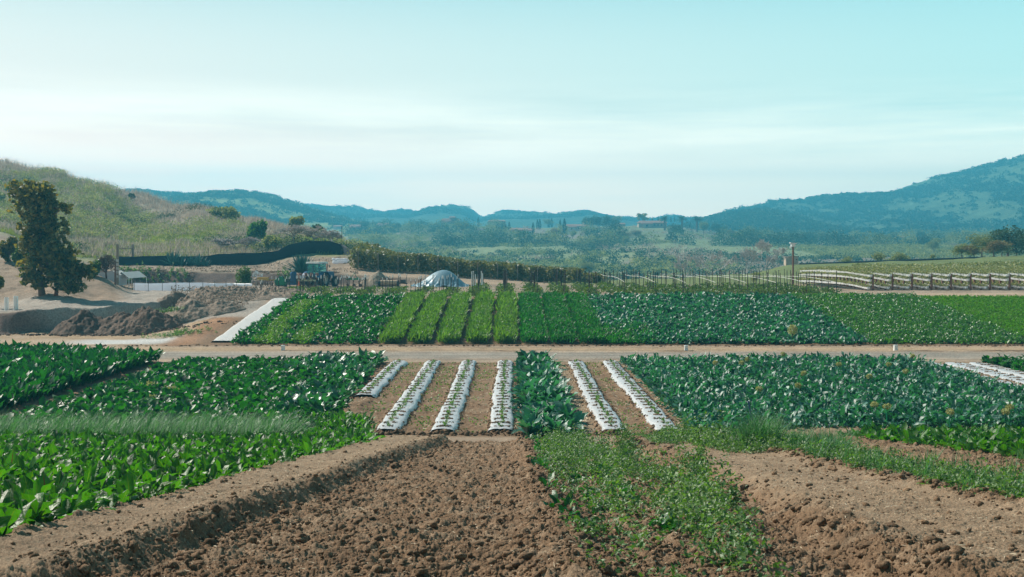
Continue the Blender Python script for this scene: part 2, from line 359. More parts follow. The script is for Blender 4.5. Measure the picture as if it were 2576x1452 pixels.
M_kaledk = leafmat('dark_kale_leaf', (.010, .055, .022), (.055, .17, .10), .3, .36, .9, (1.2, 2.2, .7))
M_chive = leafmat('chive_blade', (.02, .09, .03), (.13, .28, .11), .3, .5, .4, (1.3, 1.8, .8))
M_celery = leafmat('celery_leaf', (.05, .13, .02), (.16, .29, .05), .38, .5, .5, (1.7, 1.9, .5))
M_pars = leafmat('parsley_leaf', (.012, .08, .018), (.045, .19, .035), .36, .5, .5, (1.5, 2.1, .6))
M_bright = leafmat('bright_cover_leaf', (.07, .18, .01), (.10, .25, .015), .4, .6, .3, (1.5, 1.8, .4))
M_chard = leafmat('low_crop_leaf', (.025, .09, .015), (.10, .23, .045), .34, .4, .8, (1.4, 1.9, .6))
M_weed = leafmat('weed_leaf', (.022, .08, .018), (.15, .26, .06), .36, .5, .6, (1.5, 1.8, .6))
M_yellow = leafmat('yellow_flower', (.34, .34, .10), (.5, .50, .24), .3, .6, .3, (1.1, 1.1, .8))
M_avo = leafmat('avocado_leaf', (.03, .065, .02), (.24, .21, .07), .35, .5, .25, (1.8, 1.6, .5))
M_vine = leafmat('vine_leaf', (.06, .09, .03), (.20, .19, .08), .3, .5, .5, (1.6, 1.5, .6))
M_berry = leafmat('berry_leaf', (.04, .09, .015), (.11, .17, .05), .35, .5, .5, (1.6, 1.7, .5))
M_shrub = leafmat('shrub_leaf', (.09, .13, .055), (.40, .42, .18), .35, .6, .3, (1.4, 1.4, .7))
M_shrubdk = leafmat('dark_shrub_leaf', (.018, .045, .018), (.08, .13, .05), .25, .6, .3, (1.4, 1.4, .7))
M_dry = leafmat('dry_brush', (.20, .17, .145), (.62, .55, .47), .35, .8, .2, (1.1, 1.0, .9))
M_grass = leafmat('hill_grass', (.16, .22, .03), (.32, .36, .09), .4, .7, .2, (1.3, 1.3, .5))
M_straw = leafmat('straw', (.42, .32, .2), (.66, .55, .4), .1, .7, .3, (1, 1, 1))
M_pale = leafmat('pale_tree_leaf', (.16, .20, .07), (.30, .33, .13), .3, .6, .3, (1.2, 1.2, .7))
M_rust = leafmat('rusty_tree_leaf', (.16, .13, .05), (.26, .2, .09), .3, .6, .3, (1.2, 1.1, .7))
M_agave = leafmat('agave_leaf', (.02, .09, .085), (.07, .20, .18), .08, .45, .5, (1, 1, 1))
M_straws = leafmat('strawberry_leaf', (.12, .15, .05), (.36, .36, .17), .3, .5, .5, (1.4, 1.4, .6))
M_bark = plain('bark', (.16, .11, .085), .9, scale=12, bump=.6)
M_barkred = plain('reddish_bark', (.20, .08, .05), .9, scale=12, bump=.6)
M_twig = plain('bare_twig', (.5, .43, .40), .9)
M_twigdk = plain('dark_twig', (.10, .06, .06), .9)
M_white = plain('white_pvc', (.8, .8, .78), .35, var=.06)
M_stake = plain('dark_stake', (.035, .03, .03), .6)
M_rustm = plain('rusty_steel', (.21, .10, .07), .75, scale=25, bump=.3)
M_wood = plain('weathered_wood', (.28, .23, .19), .85, scale=14, bump=.4)
M_tire = plain('tyre_rubber', (.018, .022, .028), .7, bump=.2)
M_rim = plain('pale_wheel_rim', (.5, .47, .4), .5)
M_blue = plain('dark_blue_paint', (.02, .09, .20), .35)
M_cabroof = plain('pale_cab_roof', (.75, .75, .7), .4, var=.08)
M_cyp = leafmat('cypress_leaf', (.008, .02, .012), (.025, .05, .025), .1, .7, .2)
M_green = plain('green_paint', (.01, .22, .09), .4)
M_yel = plain('yellow_paint', (.55, .33, .06), .5)
M_beige = plain('faded_yellow_green_paint', (.42, .42, .26), .55)
M_orange = plain('orange_plastic', (.75, .12, .04), .5)
M_net = plain('black_shade_cloth', (.012, .02, .03), .85, scale=30, bump=.3)
M_canvas = plain('pale_canvas', (.55, .53, .5), .7, var=.12)
M_gutter = plain('white_gutter', (.74, .75, .77), .4, var=.08)
M_roof = plain('clay_roof_tile', (.30, .17, .13), .8, scale=2)
M_wall = plain('white_stucco', (.7, .66, .6), .8, scale=1, var=.08)
M_tan = plain('tan_wall', (.5, .38, .28), .8, scale=1)
M_dark = plain('dark_opening', (.03, .04, .05), .4)
M_sign = plain('sign_white', (.75, .78, .8), .5, var=.05)
M_cream = plain('strawberry_bucket', (.7, .72, .72), .45, var=.08)
m, t, p = mat_new('teal_cab_glass'); p.inputs['Base Color'].default_value = (.35, .85, .80, 1); p.inputs['Roughness'].default_value = .08
p.inputs['Transmission Weight'].default_value = .8; p.inputs['IOR'].default_value = 1.1; M_glass = m
def plasticmat(name, col, bumps=.6):
    m, t, p = mat_new(name)
    tc = N(t, 'ShaderNodeTexCoord'); mp = N(t, 'ShaderNodeMapping'); mp.inputs['Scale'].default_value = (3, 9, 3); L(t, tc.outputs['Object'], mp.inputs[0])
    n = N(t, 'ShaderNodeTexNoise', Scale=3.0, Detail=6.0, Distortion=.8); L(t, mp.outputs[0], n.inputs['Vector'])
    n2 = N(t, 'ShaderNodeTexNoise', Scale=1.4, Detail=7.0, Roughness=.75); L(t, tc.outputs['Object'], n2.inputs['Vector'])
    r = N(t, 'ShaderNodeMapRange'); r.inputs[1].default_value = .60; r.inputs[2].default_value = .70; r.inputs[3].default_value = 0; r.inputs[4].default_value = .75; L(t, n2.outputs[0], r.inputs[0])
    mx = N(t, 'ShaderNodeMix', data_type='RGBA'); mx.inputs[6].default_value = (*col, 1); mx.inputs[7].default_value = (.33, .25, .19, 1)
    L(t, r.outputs[0], mx.inputs[0]); L(t, mx.outputs[2], p.inputs['Base Color'])
    p.inputs['Roughness'].default_value = .38
    b = N(t, 'ShaderNodeBump'); b.inputs['Strength'].default_value = bumps; b.inputs['Distance'].default_value = .03
    L(t, n.outputs[0], b.inputs['Height']); L(t, b.outputs[0], p.inputs['Normal'])
    return m
M_mulch = plasticmat('mulch_plastic', (.47, .47, .48))
M_fabric = plasticmat('row_cover_fabric', (.60, .56, .53), .8)
M_tarp = plasticmat('shade_toned_blue_tarp', (.19, .30, .36), .3)  # base darkened and blued to put the backlit front's shade into the colour
M_fence = plasticmat('white_plastic_sheet', (.78, .80, .84), .5)
t = M_fence.node_tree; tr = N(t, 'ShaderNodeBsdfTranslucent'); tr.inputs[0].default_value = (.85, .88, .95, 1); ms = N(t, 'ShaderNodeMixShader'); ms.inputs[0].default_value = .5
L(t, t.nodes['Principled BSDF'].outputs[0], ms.inputs[1]); L(t, tr.outputs[0], ms.inputs[2]); L(t, ms.outputs[0], t.nodes['Material Output'].inputs[0])

# ------------------------------------------------------------------ ground sheets
TILL = np.array([.235, .147, .088]); PATH = np.array([.37, .275, .20]); GRAV = np.array([.27, .24, .205]); SAND = np.array([.40, .28, .175])
BANK = np.array([.17, .12, .10]); DRYT = np.array([.27, .205, .15]); GREY = np.array([.42, .39, .36]); GRS = np.array([.20, .24, .08]); MAUV = np.array([.33, .28, .22])
VALG = np.array([.20, .22, .11]); LITTER = np.array([.36, .27, .18])
def lerp(a, b, m): return a + (b - a) * m[..., None]
def ground_col(X, Y):
    px = X / np.maximum(Y, 1) * 3000 + 1288
    c = np.broadcast_to(TILL, X.shape + (3,)).copy()
    nn = fbm(X * .8, Y * .5, 31, 4); nf = fbm(X * 4, Y * 4, 37, 3)
    fore = 1 - sstep(28.8, 29.4, Y)
    flat = fore * np.clip(sstep(beet_x(Y), beet_x(Y) + .3, X) * (1 - sstep(furrow_x(Y) - .2, furrow_x(Y), X)) + sstep(2.8, 3.2, X) * (1 - sstep(4.5, 4.9, X)), 0, 1)
    c = lerp(c, np.array([.33, .235, .155]), flat * .75)
    c = lerp(c, np.array([.36, .26, .175]), np.clip((nf - .5) * 3, 0, .55) * fore)
    path = sstep(29.2, 29.7, Y) * (1 - sstep(30.5, 31.0, Y))
    c = lerp(c, PATH, path * .85)
    mid = sstep(31, 31.6, Y) * (1 - sstep(50.8, 51.4, Y))
    c = lerp(c, LITTER, mid * np.clip((fbm(X * 2.5, Y * 1.2, 41, 4) - .5) * 4, 0, 1) * .4)
    c = lerp(c, LITTER, mid * sstep(4.4, 4.9, X) * .7)
    c = lerp(c, LITTER, mid * np.exp(-((X - .45) / .25) ** 2) * .6); c = lerp(c, LITTER, mid * np.exp(-((X - 1.95) / .3) ** 2) * .8)
    road = sstep(50.9, 51.5, Y + (nn - .5) * .6)
    c = lerp(c, PATH, road)
    gr = np.exp(-((Y - 54.6 - (nn - .5)) / 1.9) ** 4); c = lerp(c, GRAV, gr * .9)
    c = lerp(c, SAND, np.exp(-((Y - 58) / 1.2) ** 4) * .8)
    ru = fbm(X * .05, Y * 2.4, 55, 4); c = c * (1 + (road * (1 - sstep(59.2, 59.8, Y)) * (ru - .5) * .9)[..., None])
    berm = np.exp(-((Y - 56.8 - (nn - .5) * .6) / .22) ** 2) * sstep(.45, .6, fbm(X * .25, Y * .1, 51, 2)); c = lerp(c, TILL * .8, np.clip(berm, 0, 1))
    fld = sstep(59.4, 59.9, Y); inf = fld * sstep(-18, -16, X)
    c = lerp(c, TILL * .9, inf)
    lf = fld * (1 - sstep(-18, -16.2, X))
    c = lerp(c, SAND * .92, lf); c = lerp(c, PATH * 1.05, lf * np.clip((nn - .45) * 3, 0, 1))
    # grey gravel patch
    gp = np.exp(-(((X + 20.2) / 3.1) ** 4 + ((Y - 62.6 - (nn - .5)) / 1.6) ** 4)); c = lerp(c, np.array([.52, .50, .48]), np.clip(gp * 1.2, 0, 1))
    od = np.exp(-(((X + 17.0) / .9) ** 4)) * fld * (1 - sstep(70, 76, Y)); c = lerp(c, np.array([.30, .155, .08]), np.clip(od, 0, 1) * .85)
    # steep banks brown
    e = .35; s = np.abs(base_h(X, Y + e) - base_h(X, Y - e)) / (2 * e)
    st = sstep(.25, .6, s) * sstep(63, 65, Y) * (1 - sstep(118, 124, Y)); c = lerp(c, BANK, st)
    up = sstep(78, 80.5, Y); c = lerp(c, DRYT, up * (1 - st)); 
    strw = up * np.clip((nf - .35) * 3, 0, 1) * (1 - sstep(100, 106, Y)); c = lerp(c, np.array([.42, .33, .25]), strw * .6)
    rd = (1 - sstep(640, 700, px)) * sstep(69.2, 70.5, Y) * (1 - sstep(76 + (px - 0) * .05, 80 + px * .05, Y)); c = lerp(c, np.array([.35, .30, .255]), np.clip(rd, 0, 1))
    mound = (1 - sstep(280, 340, px)) * sstep(78, 82, Y) * (1 - sstep(98, 104, Y)); c = lerp(c, np.array([.29, .21, .15]), mound)
    tr = sstep(850, 900, px) * (1 - sstep(1500, 1560, px)) * sstep(112, 114, Y) * (1 - sstep(121, 123, Y)); c = lerp(c, np.array([.38, .28, .20]), tr * (1 - st * .6))
    tn = (1 - sstep(850, 900, px)) * sstep(116, 118, Y) * (1 - sstep(125, 131, Y)); c = lerp(c, np.array([.30, .225, .165]), tn)
    hill = sstep(131, 137, Y) * (1 - sstep(900, 960, px))
    gm = sstep(.42, .6, fbm(X * .045, Y * .035, 61, 4)); hc = lerp(np.broadcast_to(MAUV, X.shape + (3,)), GRS, gm)
    lowg = (1 - sstep(160, 190, Y)); hc = lerp(hc, GRS, lowg * .5)
    c = c + (hc - c) * hill[..., None]
    rg = sstep(106, 118, Y) * sstep(1350, 1450, px); c = lerp(c, np.array([.15, .18, .065]), rg)
    c = lerp(c, np.array([.42, .31, .22]), sstep(78, 79, Y) * (1 - sstep(84.5, 86, Y)) * sstep(2120, 2180, px))
    val = sstep(190, 260, Y); vm = fbm(X * .012, Y * .006, 71, 5)
    vc = lerp(np.broadcast_to(VALG, X.shape + (3,)), np.array([.23, .265, .125]), sstep(.5, .62, vm)); vc = lerp(vc, np.array([.24, .19, .16]), sstep(.55, .62, fbm(X * .02, Y * .008, 77, 4)) * .8)
    c = c + (vc - c) * (val * sstep(860, 960, px))[..., None]
    return c
def fan(name, Ys, nu, u0, u1, micro_on, mat, label, nudge=0.0):
    u = np.linspace(u0, u1, nu); UU, YY = np.meshgrid(u, Ys)
    XX = UU * YY
    Z = ground(XX, YY)
    if micro_on: Z = Z + micro(XX, YY)
    else:
        Z = Z + (fbm(XX * 1.6, YY * 1.6, 81, 3) - .5) * .22 * sstep(63, 68, YY) * (1 - sstep(78, 79, YY) * sstep(-17, -15, XX))* (1 - sstep(-17.5, -16, XX) * (1 - sstep(78, 79, YY)))
        Z = Z + (fbm(XX * 3, YY * 3, 85, 2) - .5) * .05 * sstep(50, 52, YY) * (1 - sstep(59, 60, YY)) + .10 * np.exp(-((YY - 59.9) / .25) ** 2) * fbm(XX * 2, YY * 2, 88, 2) + .07 * np.exp(-((YY - 56.8) / .2) ** 2) * (fbm(XX * 2, YY * 2, 89, 2)) * sstep(.45, .6, fbm(XX * .25, YY * .1, 51, 2))
    Z = Z - nudge
    V = np.stack([XX, YY, Z], -1)
    c = ground_col(XX, YY); c = np.concatenate([c, np.ones(c.shape[:2] + (1,))], -1)
    nr = len(Ys); idx = np.arange(nr * nu).reshape(nr, nu)
    Fc = np.stack([idx[:-1, :-1], idx[:-1, 1:], idx[1:, 1:], idx[1:, :-1]], -1).reshape(-1, 4)
    o = mesh_np(name, V, Fc, mat, attrs={'col': ('FLOAT_COLOR', c)}, smooth=True)
    return tag(o, label, None, None, 'structure')
fan('field_soil', np.geomspace(5.5, 30.1, 820), 1250, -.55, .55, True, M_soil, 'bare tilled brown soil beds in the foreground')
fan('field_ground', np.geomspace(30.1, 60.2, 420), 1000, -.62, .62, True, M_soil, 'tilled middle field with the dirt road behind it') if False else None
fan('field_ground', np.geomspace(30.08, 51.4, 330), 1000, -.6, .6, True, M_soil, 'tilled soil between the plastic covered rows')
fan('ground', np.concatenate([np.geomspace(51.3, 140, 460), np.geomspace(140.6, 2390, 260)]), 900, -.75, .75, False, M_soil2, 'dirt road, sloping field and brushy valley floor')

xs = np.linspace(-60, 60, 401); ys = np.linspace(-12, 52, 220); XX, YY = np.meshgrid(xs, ys)
Z = ground(XX, np.maximum(YY, .6)) - .09; c = np.concatenate([ground_col(XX, np.maximum(YY, .6)), np.ones(XX.shape + (1,))], -1); idx = np.arange(XX.size).reshape(XX.shape)
tag(mesh_np('subsoil', np.stack([XX, YY, Z], -1), np.stack([idx[:-1, :-1], idx[:-1, 1:], idx[1:, 1:], idx[1:, :-1]], -1).reshape(-1, 4), M_soil, attrs={'col': ('FLOAT_COLOR', c)}, smooth=True), 'bare field soil continuing around the camera', None, None, 'structure')

# ------------------------------------------------------------------ leaf builders
def leaves(P, az, pitch, Ln, Wd, curl, fold=.35, ruff=.02, ns=6, ntt=3, pet=.3, shape='oval', rs=None, tone=None, roll=None):
    n = len(P); s = np.linspace(0, 1, ns); tt = np.linspace(-1, 1, ntt)
    pitch = np.broadcast_to(pitch, n); curl = np.broadcast_to(curl, n); Ln = np.broadcast_to(Ln, n); Wd = np.broadcast_to(Wd, n)
    ang = pitch[:, None] - curl[:, None] * s[None] ** 1.4
    ds = Ln[:, None] / (ns - 1)
    rr = np.concatenate([np.zeros((n, 1)), np.cumsum(np.cos(ang[:, :-1]) * ds, 1)], 1)
    hh = np.concatenate([np.zeros((n, 1)), np.cumsum(np.sin(ang[:, :-1]) * ds, 1)], 1)
    ca, sa = np.cos(az), np.sin(az)
    ctr = np.stack([P[:, 0, None] + ca[:, None] * rr, P[:, 1, None] + sa[:, None] * rr, P[:, 2, None] + hh], -1)
    if roll is None: roll = rs.normal(0, .35, n)
    side = np.stack([-sa, ca, np.zeros(n)], -1)[:, None]
    up = np.stack([-np.sin(ang) * ca[:, None], -np.sin(ang) * sa[:, None], np.cos(ang)], -1)
    cr_, sr_ = np.cos(roll)[:, None, None], np.sin(roll)[:, None, None]
    side2 = side * cr_ + up * sr_; up2 = up * cr_ - side * sr_
    x = np.clip((s - pet) / (1 - pet), 0, 1)
    if shape == 'oval': wp = np.sin(np.pi * x ** .75) ** .7
    elif shape == 'round': wp = np.sqrt(np.clip(1 - (2 * x - 1) ** 2, 0, 1)) ** .8
    elif shape == 'blade': wp = (1 - s) ** .5
    else: wp = np.sin(np.pi * x ** .8) ** .6 * (1 + .25 * np.sin(x * 22))
    wp = np.maximum(wp, .05 if pet > 0 else .02)
    if shape == 'blade': wp = np.maximum((1 - s ** 2), .05)
    ww = Wd[:, None] * wp[None] * .5
    ph = rs.uniform(0, 6.28, (n, 1, ntt)); fr = rs.uniform(10, 18, (n, 1, 1))
    rf = ruff * np.sin(fr * s[None, :, None] + ph) * np.abs(tt)[None, None] * (ww > 0)[:, :, None] * np.minimum(1, ww[:, :, None] / (Wd[:, None, None] * .3))
    V = ctr[:, :, None] + side2[:, :, None] * (ww[:, :, None] * tt[None, None] * math.cos(fold))[..., None] \
        + up2[:, :, None] * ((ww[:, :, None] * np.abs(tt)[None, None] * math.sin(fold)) + rf)[..., None]
    if tone is None: tone = rs.uniform(0, 1, n)
    A = np.stack(np.broadcast_arrays(tt[None, None], s[None, :, None], tone[:, None, None]), -1)
    b = np.arange(n)[:, None, None] * (ns * ntt); ii = (np.arange(ns - 1)[:, None] * ntt + np.arange(ntt - 1)[None])[None]
    Fc = np.stack([b + ii, b + ii + 1, b + ii + 1 + ntt, b + ii + ntt], -1).reshape(-1, 4)
    return V.reshape(-1, 3), Fc, A.reshape(-1, 3)
def leafobj(name, parts, mat, parent=None, smooth=True, loc=None):
    Vs, Fs, As = [], [], []; b = 0
    for V, Fc, A in parts: Vs.append(V); Fs.append(Fc + b); As.append(A); b += len(V)
    return mesh_np(name, np.concatenate(Vs), np.concatenate(Fs), mat, parent, {'leaf': ('FLOAT_VECTOR', np.concatenate(As))}, smooth, loc)
def plants(x0, x1, y0, y1, sx, sy, rs, keep=None, jit=.3):
    xs = np.arange(x0, x1, sx); ys = np.arange(y0, y1, sy); X, Y = np.meshgrid(xs, ys); X = X.ravel() + rs.uniform(-jit, jit, X.size) * sx; Y = Y.ravel() + rs.uniform(-jit, jit, Y.size) * sy
    if keep is not None: m = keep(X, Y); X, Y = X[m], Y[m]
    return X, Y
def rosette(X, Y, nl, Lr, Wr, rs, pitch=(.7, 1.35), curl=(.3, 1.2), ns=6, ntt=3, fold=.3, ruff=.02, pet=.3, shape='oval', spread=.05, hs=None, lift=0.0, tones=None):
    n = len(X) * nl; Xp = np.repeat(X, nl) + rs.normal(0, spread, n); Yp = np.repeat(Y, nl) + rs.normal(0, spread, n)
    Z = ground(Xp, Yp) + lift
    sc_ = np.repeat(rs.uniform(.62, 1.25, len(X)), nl)
    if hs is not None: sc_ = sc_ * np.repeat(hs, nl)
    Ln = rs.uniform(*Lr, n) * sc_; Wd = rs.uniform(*Wr, n) * sc_
    tone = np.clip(np.repeat(rs.uniform(0, 1, len(X)), nl) * .5 + rs.uniform(0, .5, n), 0, 1)
    return leaves(np.stack([Xp, Yp, Z], -1), rs.uniform(0, 6.283, n), rs.uniform(*pitch, n), Ln, Wd, rs.uniform(*curl, n), fold, ruff, ns, ntt, pet, shape, rs, tone)
def cloud(P, size, rs, up=0.0, asp=1.6):
    """small bent two-triangle leaves with random facing"""
    n = len(P); size = np.broadcast_to(size, n)
    a = rs.normal(0, 1, (n, 3)); a[:, 2] *= .8; a /= np.linalg.norm(a, axis=1)[:, None]
    b = rs.normal(0, 1, (n, 3)); b = np.cross(a, b); b /= np.linalg.norm(b, axis=1)[:, None]
    c = np.cross(a, b); s = size[:, None]
    V = np.stack([P - a * s * .5 * asp, P + b * s * .5 + c * s * .12, P + a * s * .5 * asp, P - b * s * .5 + c * s * .12], 1)
    tone = rs.uniform(0, 1, n)
    A = np.stack(np.broadcast_arrays(np.array([0, 1, 0, -1.])[None], np.array([0, .5, 1, .5])[None], tone[:, None]), -1)
    i = np.arange(n)[:, None] * 4
    Fc = np.concatenate([i + np.array([[0, 1, 2]]), i + np.array([[0, 2, 3]])])
    return V.reshape(-1, 3), Fc, A.reshape(-1, 3)
def quadcloud(P, size, rs, asp=1.5):
    V, Fc, A = cloud(P, size, rs, asp=asp); n = len(P); i = np.arange(n)[:, None] * 4
    return V, i + np.array([[0, 1, 2, 3]]), A
def inball(n, rs, shell=.45):
    d = rs.normal(0, 1, (n, 3)); d /= np.linalg.norm(d, axis=1)[:, None]
    return d * (rs.uniform(shell ** 3, 1, n) ** (1 / 3.))[:, None]
RS = np.random.RandomState

# ------------------------------------------------------------------ foreground crops
rs = RS(1)
inview = lambda X, Y, m=.03: (np.abs(X / Y) < .435 + m)
def kb(X, Y): return (X < beet_x(Y) - .02) & (Y < 27.6) & (X > -13) & (X / Y > -.50)
X, Y = plants(-13, -2.8, 7.0, 27.5, .15, .15, rs, kb)
o = leafobj('beet_bed', [rosette(X, Y, 9, (.18, .40), (.065, .12), rs, (.35, 1.45), (.2, 1.5), 7, 5, .3, .026, .36, 'round', .07)], M_beet)
tag(o, 'bed of tall leafy green beets along the edge of the bare soil', 'beet bed', None, 'stuff')
X, Y = plants(-12, -4.2, 9, 22, 1.1, 1.1, rs, kb)
o = leafobj('red_veined_leaves', [rosette(X, Y, 2, (.28, .42), (.10, .14), rs, (1.1, 1.45), (.1, .6), 8, 5, .25, .02, .32, 'lobed', .05)], M_beetred)
tag(o, 'scattered taller beet leaves with dark red veins in the beet bed', 'beet leaves', None, 'stuff')
rs = RS(2)
# chives behind the beets
def blades(X, Y, nb, Lr, rs, w=.012, pitch=(.9, 1.5), curl=(.2, 1.3), ns=5, spread=.06, bias=None, lift=0):
    n = len(X) * nb; Xp = np.repeat(X, nb) + rs.normal(0, spread, n); Yp = np.repeat(Y, nb) + rs.normal(0, spread, n)
    az = rs.uniform(0, 6.283, n) if bias is None else rs.normal(bias, .9, n)
    return leaves(np.stack([Xp, Yp, ground(Xp, Yp) + lift], -1), az, rs.uniform(*pitch, n), rs.uniform(*Lr, n), w, rs.uniform(*curl, n), .1, 0, ns, 2, 0, 'blade', rs)
X, Y = plants(-13.5, -5.2, 26.6, 29.8, .22, .25, rs, lambda X, Y: X / Y > -.49)
tag(leafobj('chive_bed', [blades(X, Y, 20, (.45, 1.0), rs, .015, (.7, 1.45), bias=.2)], M_chive), 'band of thin wispy chives behind the beet bed', 'chives', None, 'stuff')
# leafy greens, middle block
rs = RS(3)
k2 = lambda X, Y: (X > -14.05) & (X < np.where(Y < 38, -4.45, -5.65) + (Y - 31) * .0) & (X / Y > -.50) & ~((X > -8.2) & (Y > 45.5))
X, Y = plants(-14.7, -5.3, 30.0, 51, .26, .26, rs, k2)
hs = .8 + .45 * fbm(X * .9, Y * .35, 90, 3)
tag(leafobj('leafy_greens_block', [rosette(X, Y, 9, (.22, .44), (.12, .19), rs, (.3, 1.4), (.3, 1.5), 5, 3, .3, .04, .3, 'round', .08, hs)], M_cab), 'block of dark glossy leafy greens between chives and the dirt road', 'leafy greens', None, 'stuff')
X, Y = plants(-8.4, -5.5, 45.5, 51.2, .38, .38, rs)
X2, Y2 = plants(-6.8, -5.5, 35, 45.5, .42, .42, rs)
X = np.concatenate([X, X2]); Y = np.concatenate([Y, Y2])
tag(leafobj('kale_patch', [rosette(X, Y, 13, (.35, .62), (.16, .24), rs, (.6, 1.45), (.3, 1.4), 6, 3, .25, .04, .25, 'lobed', .08)], M_kaledk), 'taller bluish kale at the road end of the leafy greens block', 'kale', None, 'stuff')
# lower yellow-green plants beside plastic rows
X, Y = plants(-9.5, -3.1, 26.8, 34, .2, .2, rs, lambda X, Y: (X < -3.35 - (Y - 28) * .13))
tag(leafobj('low_light_greens', [rosette(X, Y, 10, (.18, .36), (.06, .11), rs, (.5, 1.4), (.3, 1.3), 4, 3, .3, .02, .25, 'oval', .09)], M_beet), 'low lighter green leaves where the beets meet the plastic rows', 'leafy plants', None, 'stuff')
# third block, far side of the shaded alley
rs = RS(4)
X, Y = plants(-31, -15.05, 31, 54, .28, .28, rs, lambda X, Y: (X / Y > -.56) & (Y < 51.5 + np.clip((-17 - X) * .5, 0, 3)))
tag(leafobj('dark_greens_block', [rosette(X, Y, 10, (.40, .76), (.13, .2), rs, (.95, 1.5), (.3, 1.2), 5, 3, .3, .04, .3, 'round', .08)], M_cabdk), 'tall dark green crop block beyond the shaded alley, reaching the road', 'leafy greens', None, 'stuff')
# yellow flowers
P = np.array([at(a, b, 30, 60) for a, b in ((376, 1000), (384, 1003), (430, 1012), (437, 1016), (385, 1038))]); P[:, 2] += .5
P = np.repeat(P, 14, 0) + rs.normal(0, .05, (70, 3)) * [1.6, 1, .5]
tag(leafobj('yellow_blossoms', [quadcloud(P, .06, rs)], M_yellow, smooth=False), 'few yellow blossoms sticking out of the leafy greens', 'flowers', None, 'stuff')
# kale row between the plastic rows
rs = RS(5)
X, Y = plants(.55, 1.8, 30.6, 51, .42, .46, rs)
tag(leafobj('kale_row', [rosette(X, Y, 15, (.38, .68), (.17, .26), rs, (.5, 1.45), (.4, 1.5), 7, 3, .25, .045, .25, 'lobed', .07)], M_kale), 'single full row of blue green kale between the plastic covered rows', 'kale row')
# wide kale block
X, Y = plants(5.0, 17.0, 30.8, 51.2, .32, .32, rs, lambda X, Y: (X / Y < .5) & ~((Y < 32.2) & (X > 6.5)))
hs = .8 + .4 * fbm(X * .8, Y * .8, 93, 2)
tag(leafobj('wide_kale_block', [rosette(X, Y, 14, (.26, .54), (.08, .145), rs, (.3, 1.45), (.4, 1.8), 6, 3, .3, .05, .25, 'lobed', .09, hs)], M_kale), 'wide field of blue green curly kale beside the plastic rows', 'kale', None, 'stuff')
rs = RS(6)
X, Y = plants(20.2, 26, 46.5, 51, .35, .35, rs)
tag(leafobj('cabbage_patch', [rosette(X, Y, 12, (.28, .48), (.16, .24), rs, (.5, 1.4), (.4, 1.4), 5, 3, .3, .03, .25, 'round', .08)], M_cab), 'small green cabbage patch past the wide plastic strips by the road', 'cabbages', None, 'stuff')
# low beets right
X, Y = plants(8.3, 15, 17, 30.6, .25, .25, rs, lambda X, Y: (X / Y < .5) & (X > 8.4 + (fbm(X, Y, 3, 2) - .5) * .5))
tag(leafobj('low_beet_bed', [rosette(X, Y, 9, (.2, .40), (.09, .15), rs, (.4, 1.35), (.2, 1.2), 5, 3, .3, .02, .3, 'oval', .08)], M_beet), 'low light green bed at the near end of the kale field', 'leafy bed', None, 'stuff')
# chive clumps
rs = RS(7)
CH = [(4.7, 22.6, 1.0), (5.5, 23.0, .8), (6.2, 23.2, .75), (5.2, 24.2, .9), (5.9, 22.2, .6)]
for i, (x, y, s) in enumerate(CH):
    xs = np.full(26, x) + rs.normal(0, .16 * s + .05, 26); ys = np.full(26, y) + rs.normal(0, .18, 26)
    o = leafobj('chive_clump', [blades(xs, ys, 26, (.5 * s, .9 * s), rs, .014, (.8, 1.5), (.2, 1.5), 6, .05)], M_chive)
    tag(o, ['tallest bushy chive clump beside the dark leaning stake', 'chive clump in the middle of the clumps before the kale', 'chive clump nearest the gap in the kale field', 'chive clump standing behind the others against the kale', 'short chive clump low among the weeds'][i], 'chives', 'chive clumps in front of the kale field')
# weeds
def weedpatch(name, label, X, Y, rs, tall=.3, mat=None, ls=(.03, .07), per=26):
    n = len(X); hh = (.25 + .85 * rs.uniform(0, 1, n) ** 2) * tall * (.5 + fbm(X * 1.5, Y * 1.5, 95, 3))
    Xp = np.repeat(X, per); Yp = np.repeat(Y, per); H = np.repeat(hh, per)
    f = rs.uniform(0, 1, n * per) ** .8
    Xp = Xp + rs.normal(0, .07, n * per) * (1 - f * .5); Yp = Yp + rs.normal(0, .07, n * per) * (1 - f * .5)
    Z = ground(Xp, Yp) + f * H + .01
    tn_ = np.clip(np.repeat(rs.rand(n), per) * .6 + rs.uniform(0, .4, n * per), 0, 1)
    V = leaves(np.stack([Xp, Yp, Z], -1), rs.uniform(0, 6.28, n * per), rs.uniform(-.2, 1.2, n * per), rs.uniform(*ls, n * per), rs.uniform(*ls, n * per) * .55, .6, .3, .003, 4, 3, .05, 'oval', rs, tn_)
    return tag(leafobj(name, [V], mat or M_weed), label, 'weeds', None, 'stuff')
rs = RS(8)
def kw(X, Y):
    d = fbm(X * 3.2, Y * 2.0, 101, 3); d2 = fbm(X * 1.1, Y * .5, 102, 2) - .5
    core = (X > np.interp(Y, WLY, WLX) + .08 + d2 * .8) & (X < np.interp(Y, WRY, WRX) - .22 + d2 * .6) & (d > .53 - .06 * (X > 1.5) - .07 * (Y > 19))
    return core | ((X > .45) & (X < 1.4) & (d > .66))
X, Y = plants(.2, 2.8, 7.6, 30.6, .12, .14, rs, kw)
weedpatch('weed_strip', 'overgrown strip of low green weeds between the bare soil beds', X, Y, rs, .42, per=20)
X, Y = plants(.5, 1.7, 10.5, 29, .4, .45, rs, lambda X, Y: rs.rand(len(X)) < .6)
tag(leafobj('stray_beets', [rosette(X, Y, 7, (.10, .22), (.05, .09), rs, (.5, 1.3), (.2, 1.2), 6, 3, .3, .015, .3, 'oval', .05)], M_cab), 'stray leafy plants left along the weed strip', 'leafy plants', None, 'stuff')
